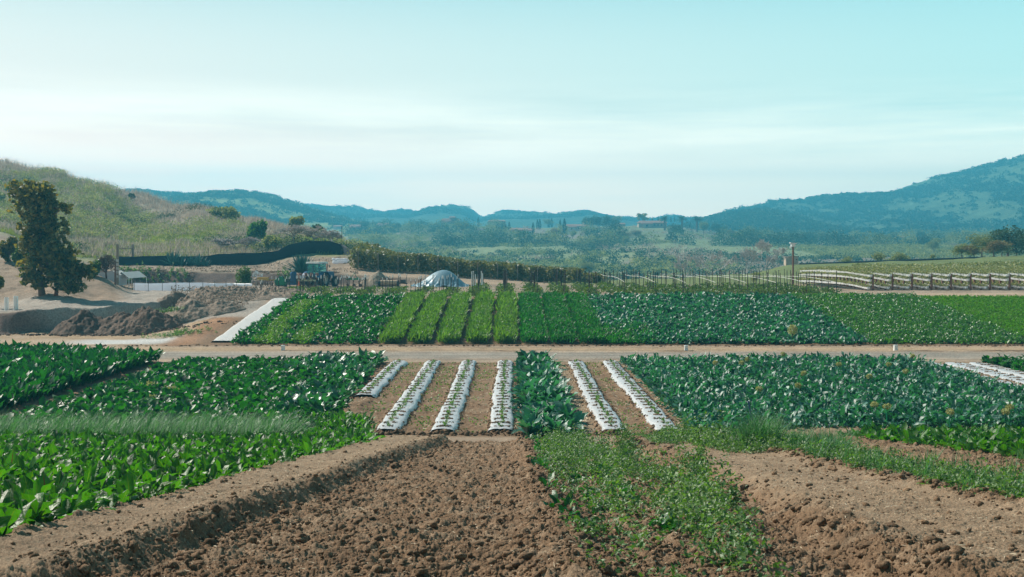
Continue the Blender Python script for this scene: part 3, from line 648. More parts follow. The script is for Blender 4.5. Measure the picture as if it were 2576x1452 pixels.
def kw2(X, Y): 
    d = fbm(X * 1.3, Y * .7, 103, 3); return (X > 4.75 + (d - .5) - (Y > 21) * .9 - (Y > 24) * 1.0) & (X < 6.6 + (d - .5)) & (d > .33)
X, Y = plants(3.0, 7.2, 11, 30.4, .11, .13, rs, kw2)
weedpatch('weed_band', 'band of low weeds and grass below the chive clumps', X, Y, rs, .28, per=20)
X, Y = plants(4.8, 7.4, 12.5, 21, .5, .6, rs, lambda X, Y: rs.rand(len(X)) < .6)
tag(leafobj('grass_tufts', [blades(X, Y, 14, (.2, .5), rs, .012, (.9, 1.5), (.1, 1.0), 5, .05)], M_chive), 'thin upright grass tufts along the weed band', 'grass', None, 'stuff')
TW = [(2.35, 25.5), (2.5, 24.6), (2.2, 22.5), (2.75, 19.3), (2.9, 18.6), (2.6, 16.9), (2.45, 15.5), (2.3, 13.0), (1.9, 20.5)]
Xt = np.repeat([a for a, b in TW], 4) + rs.normal(0, .06, 36); Yt = np.repeat([b for a, b in TW], 4) + rs.normal(0, .06, 36)
weedpatch('tall_weeds', 'few taller bushy weeds on the furrow side of the weed strip', Xt, Yt, rs, 1.0, per=90)
# litter of straw and pale chips on soil
rs = RS(9)
n = 15000; Yp = rs.uniform(7.5, 29, n); Xp = Yp * rs.uniform(-.3, .45, n); m = (Xp > beet_x(Yp) + .1); Xp, Yp = Xp[m], Yp[m]
Z = ground(Xp, Yp) + micro(Xp, Yp) + .006
tag(leafobj('straw_litter', [leaves(np.stack([Xp, Yp, Z], -1), rs.uniform(0, 6.28, len(Xp)), rs.uniform(-.05, .25, len(Xp)), rs.uniform(.015, .09, len(Xp)) * rs.uniform(.3, 1, len(Xp)), rs.uniform(.003, .010, len(Xp)), .3, .1, 0, 4, 2, 0, 'blade', rs)], M_straw, smooth=False), 'dry straw bits scattered over the tilled soil', 'straw', None, 'stuff')
n = 5000; Yp = rs.uniform(31.2, 51, n); Xp = np.where(rs.rand(n) < .5, rs.uniform(-5, 5, n), rs.choice([.35, 2.0, 4.8], n) + rs.normal(0, .18, n))
tag(leafobj('row_litter', [leaves(np.stack([Xp, Yp, ground(Xp, Yp) + micro(Xp, Yp) + .01], -1), rs.uniform(0, 6.28, n), rs.uniform(-.1, .5, n), rs.uniform(.05, .16, n), rs.uniform(.012, .04, n), .3, .1, 0, 4, 2, 0, 'blade', rs)], M_straw, smooth=False), 'dry leaf litter in the alleys between plastic rows', 'leaf litter', None, 'stuff')
n = 2600; Yp = rs.uniform(31.2, 51, n); Xp = rs.choice([-4.1, -2.55, -1.05, 3.4], n) + rs.normal(0, .25, n)
m = fbm(Xp * .8, Yp * .8, 107, 2) > .48; Xp, Yp = Xp[m], Yp[m]
tag(leafobj('alley_weeds', [quadcloud(np.stack([Xp, Yp, ground(Xp, Yp) + micro(Xp, Yp) + .02], -1), .05, rs)], M_weed, smooth=False), 'tiny pale green weeds dotting the alleys between plastic rows', 'weeds', None, 'stuff')
# clods
def ico(sub=1):
    bm = bmesh.new(); bmesh.ops.create_icosphere(bm, subdivisions=sub, radius=1); bm.verts.ensure_lookup_table()
    v = np.array([q.co[:] for q in bm.verts]); f = np.array([[q.index for q in fc.verts] for fc in bm.faces]); bm.free(); return v, f
IV, IF = ico(1); IV2, IF2 = ico(2)
def clods(name, label, X, Y, r, rs, mat, colr, iv=IV, fi=IF, sink=.25, zf=None, kind='stuff', cat='soil clods'):
    n = len(X); Z = (ground(X, Y) + micro(X, Y)) if zf is None else zf
    S = r[:, None, None] * iv[None] * rs.uniform(.55, 1.35, (n, len(iv), 1)) * rs.uniform(.7, 1.25, (n, 1, 3)) * [1, 1, .72]
    V = S + np.stack([X, Y, Z + r * (.5 - sink)], -1)[:, None]
    Fc = fi[None] + (np.arange(n) * len(iv))[:, None, None]
    c = np.asarray(colr)[None] * rs.uniform(.75, 1.2, (n, 1)); c = np.repeat(np.concatenate([c, np.ones((n, 1))], 1), len(iv), 0)
    return tag(mesh_np(name, V, Fc.reshape(-1, 3), mat, attrs={'col': ('FLOAT_COLOR', c)}, smooth=False), label, cat, None, kind)
rs = RS(10)
n = 34000; Yp = 7.5 + 22 * rs.uniform(0, 1, n) ** 1.2; Xp = Yp * rs.uniform(-.42, .45, n)
fx = furrow_x(Yp); dens = np.where((Xp > beet_x(Yp)) & (Xp < fx - .25), .12, np.where((Xp > 2.9) & (Xp < 4.6), .2, 1.0)); dens = np.where(Xp < beet_x(Yp) - .2, .0, dens)
m = rs.rand(n) < dens; Xp, Yp = Xp[m], Yp[m]
clods('soil_clods', 'loose brown clods strewn over the tilled beds', Xp, Yp, .007 + .034 * rs.uniform(0, 1, len(Xp)) ** 7 + .008 * rs.rand(len(Xp)), rs, M_soil, TILL * 1.15)
n = 1500; Yp = rs.uniform(7.6, 29, n); wch = rs.randint(0, 3, n); Xp = np.where(wch == 0, furrow_x(Yp) + rs.normal(.22, .13, n), np.where(wch == 1, rs.normal(.42, .16, n), rs.normal(2.75, .2, n)))
clods('furrow_clods', 'larger clods lining the furrow edges', Xp, Yp, .015 + .045 * rs.uniform(0, 1, n) ** 5, rs, M_soil, TILL, IV2, IF2)
n = 700; Yp = 12 + rs.rand(n) * 15; Xp = rs.normal(4.85, .18, n)
clods('edge_clods', 'clods along the broken edge of the far soil bed', Xp, Yp, .015 + .05 * rs.uniform(0, 1, n) ** 4, rs, M_soil, TILL * 1.1, IV2, IF2)
n = 1600; Xp = rs.uniform(-24, 26, n); Yp = np.where(rs.rand(n) < .7, rs.normal(59.75, .12, n), rs.normal(31.1, .12, n)); Xp = np.where(Yp < 40, rs.uniform(-4, 5, n), Xp)
clods('roadside_clods', 'crumbled soil edge along the dirt road', Xp, Yp, .03 + .07 * rs.uniform(0, 1, n) ** 3, rs, M_soil, TILL * .85)

# ------------------------------------------------------------------ plastic mulch strips
def mulch(x, y0, y1, hw, label, i, mat=M_mulch, name='plastic_mulch_strip', h=.10, cat='plastic mulch', seed=True, dirt=True, group='white plastic covered planting rows'):
    rs = RS(200 + i); ny = int((y1 - y0) / .08); nx = 15
    ys = np.linspace(y0, y1, ny); ts = np.linspace(-1, 1, nx); T, YY = np.meshgrid(ts, ys)
    wv = (fbm(np.sign(T) * 7 + T * .2, YY * 1.4, 210 + i, 3) - .5) * .16
    XX = x + T * (hw + wv * (np.abs(T) > .5)) + (fbm(YY * 0, YY * .3, 220 + i, 2) - .5) * .12
    Z = ground(XX, YY) + .055 + h * .35 * (1 - T ** 4) - .07 * (np.abs(T) > .98) + (fbm(XX * 9, YY * 5, 230 + i, 3) - .5) * .035
    V = np.stack([XX, YY, Z], -1); idx = np.arange(ny * nx).reshape(ny, nx)
    Fc = np.stack([idx[:-1, :-1], idx[:-1, 1:], idx[1:, 1:], idx[1:, :-1]], -1).reshape(-1, 4)
    o = mesh_np(name, V, Fc, mat, smooth=True); tag(o, label, cat, group)
    if dirt:
        yy = np.arange(y0 + .3, y1, .72); P = []
        for q in yy:
            k = rs.randint(20, 60); xx = x + rs.uniform(-hw * .8, hw * .75, k) * rs.uniform(.4, 1) ; P.append(np.stack([xx, q + rs.normal(0, .05, k) + np.abs(xx - x) * .12], -1))
        P = np.concatenate(P); clods('dirt_on_plastic', 'soil sprinkled across the plastic of ' + label.split(',')[0], P[:, 0], P[:, 1], rs.uniform(.010, .034, len(P)), rs, M_soil, TILL, zf=ground(P[:, 0], P[:, 1]) + .055 + h * .33, sink=.1)
        q = int((y1 - y0) * 26); yy = rs.uniform(y0, y1, q); sd_ = np.where(rs.rand(q) < .5, -1, 1); xx = x + sd_ * (hw + rs.normal(-.01, .05, q))
        clods('edge_soil', 'soil crumbs burying the plastic edges of ' + label.split(',')[0], xx, yy, rs.uniform(.012, .04, q), rs, M_soil, TILL * .95, sink=.0)
    if seed:
        yy = np.arange(y0 + .3, y1, .19); yy = yy[rs.rand(len(yy)) < .72]; yy = yy + rs.normal(0, .05, len(yy)); xx = x + rs.normal(.0, .035, len(yy)) 
        n = len(yy) * 9; Xp = np.repeat(xx, 9) + rs.normal(0, .015, n); Yp = np.repeat(yy, 9) + rs.normal(0, .015, n)
        g = leafobj('seedlings', [leaves(np.stack([Xp, Yp, ground(Xp, Yp) + .055 + h * .35], -1), rs.uniform(0, 6.28, n), rs.uniform(.5, 1.3, n), rs.uniform(.05, .12, n), rs.uniform(.02, .04, n), .8, .2, .004, 4, 3, .1, 'oval', rs)], M_weed)
        tag(g, 'line of young seedlings on ' + label.split(',')[0], 'seedlings', None, 'stuff')
    return o
ML = ['plastic row beside the leafy greens, its near end hidden', 'second plastic row out from the leafy greens', 'third plastic row out from the leafy greens', 'plastic row just before the single kale row', 'plastic row just past the single kale row, torn near its end', 'plastic row nearest the wide kale field']
for i, (x, lb) in enumerate(zip([-4.8, -3.29, -1.81, -.29, 2.68, 4.13], ML)):
    mulch(x, 38.6 if i == 0 else 31.3, 50.6, .34, lb, i)
for i, (x, lb) in enumerate(zip([17.6, 18.75, 19.75], ['wide pale plastic strip hugging the wide kale field', 'middle of the wide pale plastic strips by the road', 'pale plastic strip beside the small cabbage patch'])):
    mulch(x, 34, 50.6, .44, lb, 10 + i, seed=False)
mulch(-14.85, 61.2, 77.2, .66, 'broad white fabric row cover at the edge of the sloping field', 20, M_fabric, 'row_cover', .12, 'row cover', False, False, None)

# dark leaning stake, valve boxes
x, y, z = 5.15, 25.3, gz(5.15, 25.3)
x = (1897 - 1288) / 3000 * 25.3; z = gz(x, 25.3)
tag(MB().tube([(x + .06, 25.3, z), (x - .12, 25.3, z + 1.0)], .022, 6).build('leaning_stake', M_blue), 'dark metal stake leaning beside the chive clumps', 'stake')
for i, (px, Yb, lb) in enumerate(((712, 57.0, 'small white box by the road, nearest the leafy greens block'), (1726, 57.0, 'small white box by the road behind the wide kale field, with a riser'), (2253, 57.2, 'small white box by the road near the cabbage patch'))):
    x, y, z = on(px, Yb); e = empty('valve_box', (x, y, z)); tag(e, lb, 'valve box', 'white irrigation boxes beside the dirt road')
    MB().box((0, 0, .12), (.17, .17, .26), taper=.9).build('bucket', M_white, e)
    MB().lathe([(.0, .262), (.1, .262), (.105, .25), (.1, .24)], n=12).build('lid', M_white, e)
    MB().tube([(.03, .02, .2), (.03, .02, .42)], .014).box((.03, .02, .42), (.09, .03, .03)).build('riser', M_dark, e)

# ------------------------------------------------------------------ sloping far field crops
rs = RS(20)
def farcrop(name, label, cat, x0, x1, y0, y1, mat, nl=7, Lr=(.22, .38), Wr=(.1, .16), sp=.3, shape='round', keep=None, kind='stuff', pitch=(.5, 1.4), curl=(.3, 1.4), seed=1, ruff=.02, top=0, group=None):
    rs = RS(300 + seed); X, Y = plants(x0, x1, y0, y1, sp, sp, rs, keep)
    hs = .8 + .4 * fbm(X * .7, Y * .7, 310 + seed, 3)
    pa = [rosette(X, Y, nl, Lr, Wr, rs, pitch, curl, 5, 3, .3, ruff, .25, shape, sp * .28, hs)]
    if top:
        n = int((x1 - x0) * (y1 - y0) * top); Xt = rs.uniform(x0 - .06, x1 + .06, n); Yt = rs.uniform(y0, y1, n)
        if keep is not None: m = keep(Xt, Yt); Xt, Yt = Xt[m], Yt[m]
        hh = (Lr[1] * .86) * (.55 + .55 * fbm(Xt * 3.5, Yt * 3.5, 320 + seed, 2)) * (1 - .35 * (np.abs((Xt - (x0 + x1) / 2) / ((x1 - x0) / 2)) ** 4 if kind == 'thing' else 0)) + rs.normal(0, .03, len(Xt))
        pa.append(quadcloud(np.stack([Xt, Yt, ground(Xt, Yt) + hh], -1), rs.uniform(.05, .10, len(Xt)), rs, 1.2))
    o = leafobj(name, pa, mat)
    return tag(o, label, cat, group, kind)
def bedkeep(X, Y):
    k = (X + .29) / 1.49; d = np.abs(k - np.round(k)); return d < .43
inl = lambda X, Y: ((np.abs(X + 12.6 + (Y - 61) * .03) > .55) | (Y > 75.3)) & ((np.abs(X + 10.8) > .5) | (Y > 66 )) & bedkeep(X, Y)
farcrop('sloping_greens', 'dark leafy greens on the slope beside the fabric row cover', 'leafy greens', -14.1, -6.95, 60.7, 77.8, M_cab, 11, (.22, .42), (.11, .18), .28, keep=inl, seed=1)
farcrop('light_herb_row', 'light green herb row running up through the dark greens', 'herb row', -13.4, -12.0, 60.7, 75.2, M_celery, 12, (.16, .34), (.05, .09), .2, 'oval', kind='thing', seed=2, top=150)
farcrop('short_herb_row', 'short light green herb patch at the road end of the slope', 'herb patch', -11.35, -10.25, 60.7, 66, M_celery, 12, (.16, .34), (.05, .09), .2, 'oval', kind='thing', seed=3, top=150)
CL = ['celery row beside the dark leafy greens', 'second celery row from the dark leafy greens', 'middle celery row of the five', 'second celery row from the dark parsley', 'celery row beside the dark parsley']
for i, x in enumerate([-6.2, -4.73, -3.24, -1.75, -.3]):
    farcrop('celery_row', CL[i], 'celery row', x - .44, x + .46, 60.8, 77.6, M_celery, 14, (.26, .56), (.04, .08), .17, 'oval', kind='thing', pitch=(1.05, 1.55), curl=(.0, .9), seed=4 + i, top=220, group='light green celery rows on the slope')
PL = ['dark green parsley row next to the celery', 'dark green parsley row in the middle of the parsley', 'dark green parsley row next to the blue green kale']
for i, x in enumerate([1.15, 2.65, 4.15]):
    farcrop('parsley_row', PL[i], 'parsley row', x - .54, x + .54, 60.8, 77.8, M_pars, 14, (.22, .5), (.04, .08), .18, 'oval', kind='thing', pitch=(1.0, 1.55), curl=(.1, 1.0), seed=10 + i, top=220, group='dark green parsley rows on the slope')
farcrop('sloping_kale', 'large block of blue green kale on the slope', 'kale', 4.95, 18.2, 60.7, 78.2, M_kale, 11, (.24, .46), (.09, .15), .31, 'lobed', keep=lambda X, Y: (X > 4.9 + np.clip((66 - Y) * .35, 0, 2)), seed=14, ruff=.04)
farcrop('parsley_corner', 'dark green parsley in front of the kale by the road', 'parsley', 5.0, 7.3, 60.7, 66, M_pars, 14, (.22, .42), (.05, .09), .2, 'oval', seed=15)
farcrop('low_leaf_block', 'glossy low leafy crop between the kale and the bright green field', 'leafy crop', 18.3, 33, 60.7, 78.4, M_chard, 11, (.18, .36), (.08, .13), .28, 'round', keep=lambda X, Y: (X < 26.4) | (X < 26.4) & (Y > 0), seed=16, top=90)
farcrop('bright_cover_crop', 'smooth bright green low crop in front of the raised strawberry rows', 'cover crop', 26.6, 42, 62.5, 77.9, M_bright, 12, (.10, .22), (.05, .08), .22, 'oval', keep=lambda X, Y: X / Y < .56, seed=17, top=120)
X, Y, z = on(1994, 61.2)
rs = RS(31); P = inball(420, rs, .3) * [.26, .26, .3] + [0, 0, .62]
e = empty('flowering_bush', (X, Y, z)); tag(e, 'round yellow flowering plant at the roadside edge of the sloping kale', 'flowering plant')
leafobj('blossoms', [quadcloud(P, .05, rs)], M_yellow, e, False); MB().tube([(0, 0, 0), (0, 0, .5)], .02).build('stem', M_bark, e)
# yellow umbels standing above the wide kale
UM = [(2022, 955), (1866, 925), (1910, 1000), (2008, 990), (2187, 965), (2235, 930), (2200, 1045), (2232, 1050), (2278, 950), (1880, 915), (2295, 905), (2540, 1052), (2530, 1070), (2390, 1075), (2110, 930), (1800, 925), (1970, 900)]
for i, (a, b) in enumerate(UM):
    xx, yy, z0 = at(a, b + 26, 31.5, 51); 
    e = empty('umbel_plant', (xx, yy, z0)); P = inball(170, rs, .0) * [.115, .115, .09] + [0, 0, .58]
    leafobj('flower_head', [quadcloud(P, .032, rs)], M_yellow, e, False); m_ = MB()
    for q in range(4): m_.tube([(0, 0, 0), (rs.normal(0, .05), rs.normal(0, .05), .6)], .008, 3)
    m_.build('stem', M_green, e)
    tag(e, 'yellowish seed head rising above the wide kale field', 'flowering plant', 'yellow seed heads scattered through the wide kale field')

# ------------------------------------------------------------------ haul road side: piles, gravel, banks
def pile(name, label, cx, cy, humps, mat, colr, rough=.28, res=.06, cat='dirt pile', sz=None):
    R_ = max(abs(h[0]) + h[2] * 1.5 for h in humps); Ry = max(abs(h[1]) + h[3] * 1.5 for h in humps)
    xs = np.arange(-R_, R_, res); ys = np.arange(-Ry, Ry, res); XX, YY = np.meshgrid(xs, ys)
    H = np.zeros(XX.shape)
    for hx, hy, rx, ry, h in humps:
        d = np.sqrt(((XX - hx) / rx) ** 2 + ((YY - hy) / ry) ** 2) + (fbm(XX * .8 + cx, YY * .8, 5, 3) - .5) * .3
        H = np.maximum(H, h * np.clip(1 - d, 0, 1) ** .85)
    nz = (fbm(XX * 1.6 + cx, YY * 1.6, 7, 3) - .45) * rough * .7 + (fbm(XX * 5, YY * 5, 9, 4, .7) - .5) * rough * .8
    Z = np.where(H > 0, H + nz * np.minimum(1, H * 3), 0)
    G = ground(XX + cx, YY + cy); z0 = gz(cx, cy)
    Z = np.where(H > .0, G + Z, G - .4) - z0
    V = np.stack([XX, YY, Z], -1); ny, nx = XX.shape; idx = np.arange(ny * nx).reshape(ny, nx)
    Fc = np.stack([idx[:-1, :-1], idx[:-1, 1:], idx[1:, 1:], idx[1:, :-1]], -1).reshape(-1, 4)
    keep = (H.ravel()[Fc] > 0).any(1); Fc = Fc[keep]
    used, inv = np.unique(Fc, return_inverse=True); Fc = inv.reshape(Fc.shape); V = V.reshape(-1, 3)[used]
    c = np.asarray(colr)[None] * (.8 + .4 * fbm(V[:, 0] * 2, V[:, 1] * 2, 13, 3)[:, None]); c = np.concatenate([c, np.ones((len(c), 1))], 1)
    return tag(mesh_np(name, V, Fc, mat, attrs={'col': ('FLOAT_COLOR', c)}, smooth=True, loc=(cx, cy, z0)), label, cat)
pile('soil_heap', 'long dark brown soil heap below the cut bank', -23.0, 69.2, [(-1.9, .2, 2.0, 2.0, 1.25), (.2, .4, 2.2, 1.9, 1.15), (1.6, .1, 2.1, 1.9, 1.38)], M_soil2, np.array([.15, .105, .08]), .5)
pile('gravel_heap', 'smaller pale heap beside the long soil heap', -19.4, 72.0, [(0, 0, 1.9, 1.8, 1.15), (1.6, .4, 1.6, 1.6, .8)], M_soil2, np.array([.26, .2, .155]), .35)
pile('rubble_mound', 'rough brown mound running up to the white sheet fence', -19.2, 82.5, [(-1.5, -2, 3.2, 3.5, .9), (1.5, 3.5, 3.2, 5.5, .55), (0, 1, 3, 4, .8), (2.5, -2, 2, 4, .5)], M_soil2, np.array([.26, .20, .155]), .6)
rs = RS(40)
n = 900; Xp = rs.normal(-23, 3.0, n); Yp = rs.normal(67.6, .45, n)
clods('heap_clods', 'clods fallen at the foot of the soil heap', Xp, Yp, .03 + .09 * rs.uniform(0, 1, n) ** 3, rs, M_soil2, np.array([.15, .1, .075]))
# weeds on low ground
for nm, lb, cx, cy, sx_, sy_, n_ in (('bank_weeds', 'patch of green weeds on the pale heap', -20.4, 70.6, .5, .3, 60), ('gravel_weeds', 'green weeds beside the pale gravel patch', -17.9, 64.6, .8, .5, 90)):
    X = rs.normal(cx, sx_, n_); Y = rs.normal(cy, sy_, n_); o = weedpatch(nm, lb, X, Y, rs, .3, per=14, ls=(.06, .12))
    if nm == 'bank_weeds': o.location.z = .75
tag(MB().lathe([(0, 0), (.42, 0), (.45, .1), (.45, .75), (.4, .85), (0, .85)], n=14).build('compost_sack', M_soil2 if False else plain('rusty_straw_bale', (.36, .2, .1), .9, scale=6, bump=1), loc=on(506, 83.2)), 'rust brown bale leaning on the rough mound', 'bale')
for i, (px, top, bot) in enumerate(((16.5, 748, 783), (40, 745, 779))):
    x, y, z = on(px, 72); tag(MB().lathe([(.0, -.1), (.13, -.1), (.13, (bot - top) * .024), (.10, (bot - top) * .024), (.10, (bot - top) * .024 - .1)], n=16).build('standpipe', M_white, smooth=False, loc=(x, y, zz(bot, y) if abs(zz(bot, y) - z) < .3 else z)), ['white standpipe nearer the picture edge beside the dirt track', 'white standpipe nearer the tree beside the dirt track'][i], 'standpipe', 'white pipes standing by the dirt track')

rs = RS(45)
n = 22000; px_ = rs.uniform(250, 900, n); Y = np.where(rs.rand(n) < .6, rs.uniform(112.5, 117, n), rs.uniform(98, 132, n)); X = (px_ - 1288) / 3000 * Y; m = fbm(X * .5, Y * .5, 46, 3) > .46; X, Y = X[m], Y[m]
tag(leafobj('dry_weeds', [quadcloud(np.stack([X, Y, ground(X, Y) + rs.uniform(0, .12, len(X))], -1), rs.uniform(.04, .13, len(X)), rs)], leafmat('dry_weed_leaf', (.14, .10, .08), (.40, .32, .25), .1, .9, .1, (1, 1, .9)), smooth=False), 'dry brown weeds over the dirt terraces and banks', 'dry weeds', None, 'stuff')
n = 12000; px_ = rs.uniform(430, 700, n); Y = rs.uniform(68, 92, n); X = (px_ - 1288) / 3000 * Y; m = (X < -16.3) & (fbm(X * .6, Y * .4, 47, 3) > .45) & (Y > 70 + (640 - px_) * .04); X, Y = X[m], Y[m]
Zt = ground(X, Y) + .1
tag(leafobj('mound_debris', [quadcloud(np.stack([X, Y, Zt + rs.uniform(0, .5, len(X))], -1), rs.uniform(.03, .10, len(X)), rs)], MATS['dry_weed_leaf'], smooth=False), 'dry twigs and debris over the rough mound', 'debris', None, 'stuff')

# ------------------------------------------------------------------ trees and shrubs
def crown(ells, n, size, rs, shell=.5):
    P = []; tot = sum(e[3] * e[4] * e[5] for e in ells)
    for cx, cy, cz, rx, ry, rz_ in ells:
        k = max(20, int(n * rx * ry * rz_ / tot)); q = inball(k, rs, shell); 
        r = 1 + .55 * (fbm(q[:, 0] * 3.5 + cx, q[:, 2] * 3.5 + cz, 5, 2) - .5) + .12 * rs.rand(k) ** 3
        P.append(q * r[:, None] * [rx, ry, rz_] + [cx, cy, cz])
    P = np.concatenate(P)
    g_ = fbm(P[:, 0] * 2.2 / max(1e-3, 1), P[:, 2] * 2.2 + P[:, 1], 9, 2); P = P[(g_ > .45) | (len(P) < 3000)]
    return quadcloud(P, rs.uniform(.7, 1.3, len(P)) * size, rs)
def limbs(mb, rs, base, h, r, ells, n=10, lean=0):
    top = Vector((base[0] + lean, base[1], base[2] + h))
    pts = [Vector(base) + (top - Vector(base)) * t + Vector((rs.normal(0, .03 * h * t), rs.normal(0, .03 * h * t), 0)) for t in np.linspace(0, 1, 6)]
    mb.tube(pts, [r * (1.25 if i == 0 else 1 - .13 * i) for i in range(6)], 8)
    for k in range(n):
        e = ells[k % len(ells)]; a = pts[rs.randint(2, 6)]
        b = Vector((e[0] + rs.uniform(-.5, .5) * e[3], e[1] + rs.uniform(-.5, .5) * e[4], e[2] + rs.uniform(-.3, .6) * e[5]))
        mid = a.lerp(b, .5) + Vector((0, 0, .08 * h * rs.rand()))
        mb.tube([a, mid, b], [r * .45, r * .28, r * .08], 5)
    return mb
rs = RS(50)
x, y, z = on(110, 80)
e = empty('avocado_tree', (x, y, z)); tag(e, 'tall dark leafy tree leaning at the dirt mound, hanging low', 'tree')
s = 80 / 3000
def ep(px, py, rx, rz_, ry=None, dy=0): return ((px - 110) * s, dy, (742 - py) * s, rx * s, (ry or rx) * s, rz_ * s)
EL = [ep(60, 480, 40, 28), ep(92, 488, 45, 32), ep(110, 520, 45, 40), ep(60, 520, 36, 35), ep(160, 522, 20, 16), ep(138, 505, 28, 22), ep(95, 570, 50, 45), ep(130, 570, 38, 40), ep(75, 600, 36, 40), ep(120, 630, 52, 45), ep(90, 670, 45, 38),
      ep(150, 660, 45, 45), ep(190, 672, 38, 40), ep(165, 700, 42, 34), ep(215, 690, 24, 30), ep(90, 702, 32, 26), ep(190, 715, 26, 22)]
leafobj('crown', [crown(EL, 15000, .22, rs, .4)], M_avo, e, False)
limbs(MB(), rs, (-.1, 0, -.1), 5.4, .20, EL, 26, -.6).build('trunk', M_bark, e, True)
limbs(MB(), rs, (.85, -.1, -.1), 3.2, .12, EL[9:], 8, .3).build('slender_trunk', M_barkred, e, True)
def bush(name, px, Yb, wpx, hpx, mat, label, cat='bush', n=1500, leaf=.12, seed=0, stems=6, lobes=6, py=None, group=None, shell=.4, trunk=M_bark, zoff=0):
    rs = RS(400 + seed); x, y, z = on(px, Yb); s = Yb / 3000; w_ = wpx * s / 2; h_ = hpx * s; z += zoff
    e = empty(name, (x, y, z)); tag(e, label, cat, group)
    EL = [(rs.uniform(-.55, .55) * w_, rs.uniform(-.5, .5) * w_, h_ * rs.uniform(.3, .75), w_ * rs.uniform(.35, .6), w_ * rs.uniform(.35, .6), h_ * rs.uniform(.22, .36)) for _ in range(lobes)]
    leafobj('foliage', [crown(EL, n, leaf, rs, shell)], mat, e, False)
    m_ = MB()
    for k in range(stems):
        q = EL[k % lobes]; m_.tube([(q[0] * .2, q[1] * .2, -.1), (q[0] * .6, q[1] * .6, h_ * .35), (q[0], q[1], q[2] + q[5] * .6)], [.06 * h_ / 2 + .01, .03 * h_ / 2 + .008, .008], 5)
    m_.build('stem', trunk, e)
    return e
bush('citrus_tree', 18, 92, 60, 70, M_avo, 'dark green rounded tree behind the mound at the picture edge', 'tree', 3500, .16, 1)
bush('citrus_tree', 62, 90, 60, 62, M_berry, 'yellowish green small tree behind the tall dark tree', 'tree', 3000, .14, 2)
bush('citrus_tree', 95, 91, 45, 45, M_berry, 'low yellowish tree beside the trunk of the tall dark tree', 'tree', 2000, .14, 22)
bush('leafy_shrub', -14, 74, 50, 50, M_avo, 'dark shrub cut by the picture edge above the standpipes', 'shrub', 2000, .14, 3, zoff=1.0)
bush('leafy_shrub', 240, 92, 50, 46, M_berry, 'green shrub between the tall dark tree and the dead vine', 'shrub', 1400, .14, 4, zoff=-.2)
def twigtree(name, px, Yb, wpx, hpx, mat, label, cat, seed, depth=5, r0=None, spread=.55, parent_loc=None, kids=3, group=None):
    rs = random.Random(seed); x, y, z = on(px, Yb); s = Yb / 3000; H = hpx * s
    m_ = MB(); fr = .72
    l0 = H / (1 + fr + fr ** 2 + fr ** 3 + fr ** 4) * 1.15
    rmin = Yb * .0002
    def rec(p, d, l, r, k):
        q = p + d * l + Vector((rs.gauss(0, .05), rs.gauss(0, .05), 0)) * l
        m_.tube([p, q], [r, r * .66], 4 if k < 2 else 3, False)
        if k >= depth: return
        for j in range(kids if k else kids + 1):
            nd = (d + Vector((rs.gauss(0, spread), rs.gauss(0, spread), rs.gauss(.08, .25)))).normalized(); rec(q, nd, l * fr * rs.uniform(.8, 1.15), max(r * .62, rmin), k + 1)
    rec(Vector((0, 0, -.1)), Vector((0, 0, 1)), l0, r0 or H * .022, 0)
    e = empty(name, (x, y, z)); tag(e, label, cat, group)
    xs_ = [v[0] for v in m_.v]; k = wpx * s / (max(xs_) - min(xs_)); hz = H / max(v[2] for v in m_.v)
    m_.v = [(a * k, b * k, c * hz) for a, b, c in m_.v]
    m_.build('branches', mat, e)
    return e
e = twigtree('dead_vine_tree', 268, 93, 50, 62, M_twigdk, 'dark leafless vine covered tree beside the wooden post', 'dead tree', 5, 5, .12)
rs = RS(51); leafobj('dead_leaves', [quadcloud(inball(1500, rs, .3) * [.75, .6, .6] + [0, 0, 1.35], .07, rs)], leafmat('dead_vine_leaf', (.07, .035, .035), (.16, .1, .09), .1, .8), e, False)
bush('willow_bush', 610, 98.5, 46, 60, M_berry, 'upright yellow green bush growing beside the white sheet fence', 'bush', 1700, .10, 6, 10, 8, shell=.1)
twigtree('bare_sapling', 178, 100, 36, 50, M_twig, 'thin leafless sapling behind the tall dark tree', 'sapling', 8, 4, .03)
twigtree('bare_sapling', 632, 99.5, 50, 48, M_twig, 'thin bare branches rising beside the willowy bush', 'sapling', 9, 4, .03)

# ------------------------------------------------------------------ posts, tent, fences on the left
def post(name, px, Yb, top, bot, r, mat, label, cat='post', group=None, n=8, lean=0):
    x, y, z = on(px, Yb); h = (bot - top) * Yb / 3000
    return tag(MB().tube([(0, 0, -.15), (lean, 0, h)], r, n).build(name, mat, loc=(x, y, z)), label, cat, group)
post('red_post', 290, 93.5, 652, 712, .07, M_rustm, 'rusty red post beside the dead vine tree')
x, y, z = on(296, 97); e = empty('ladder_post', (x, y, z)); tag(e, 'tall weathered post with pale plates beside the tent', 'post')
MB().box((0, 0, 1.6), (.16, .16, 3.2)).build('pole', M_wood, e)
for q in range(5): MB().box((0, -.1, .7 + .32 * q), (.2, .03, .2)).build('plate', M_canvas, e)
x, y, z = on(315, 131); e = empty('wooden_gate', (x, y, z)); tag(e, 'two weathered posts joined by a rail behind the black shade cloth', 'gate')
for dx in (-.85, .85): MB().box((dx, 0, .95), (.22, .22, 2.5)).build('post', M_wood, e)
MB().box((0, 0, 1.75), (1.5, .1, .1)).build('rail', M_wood, e)
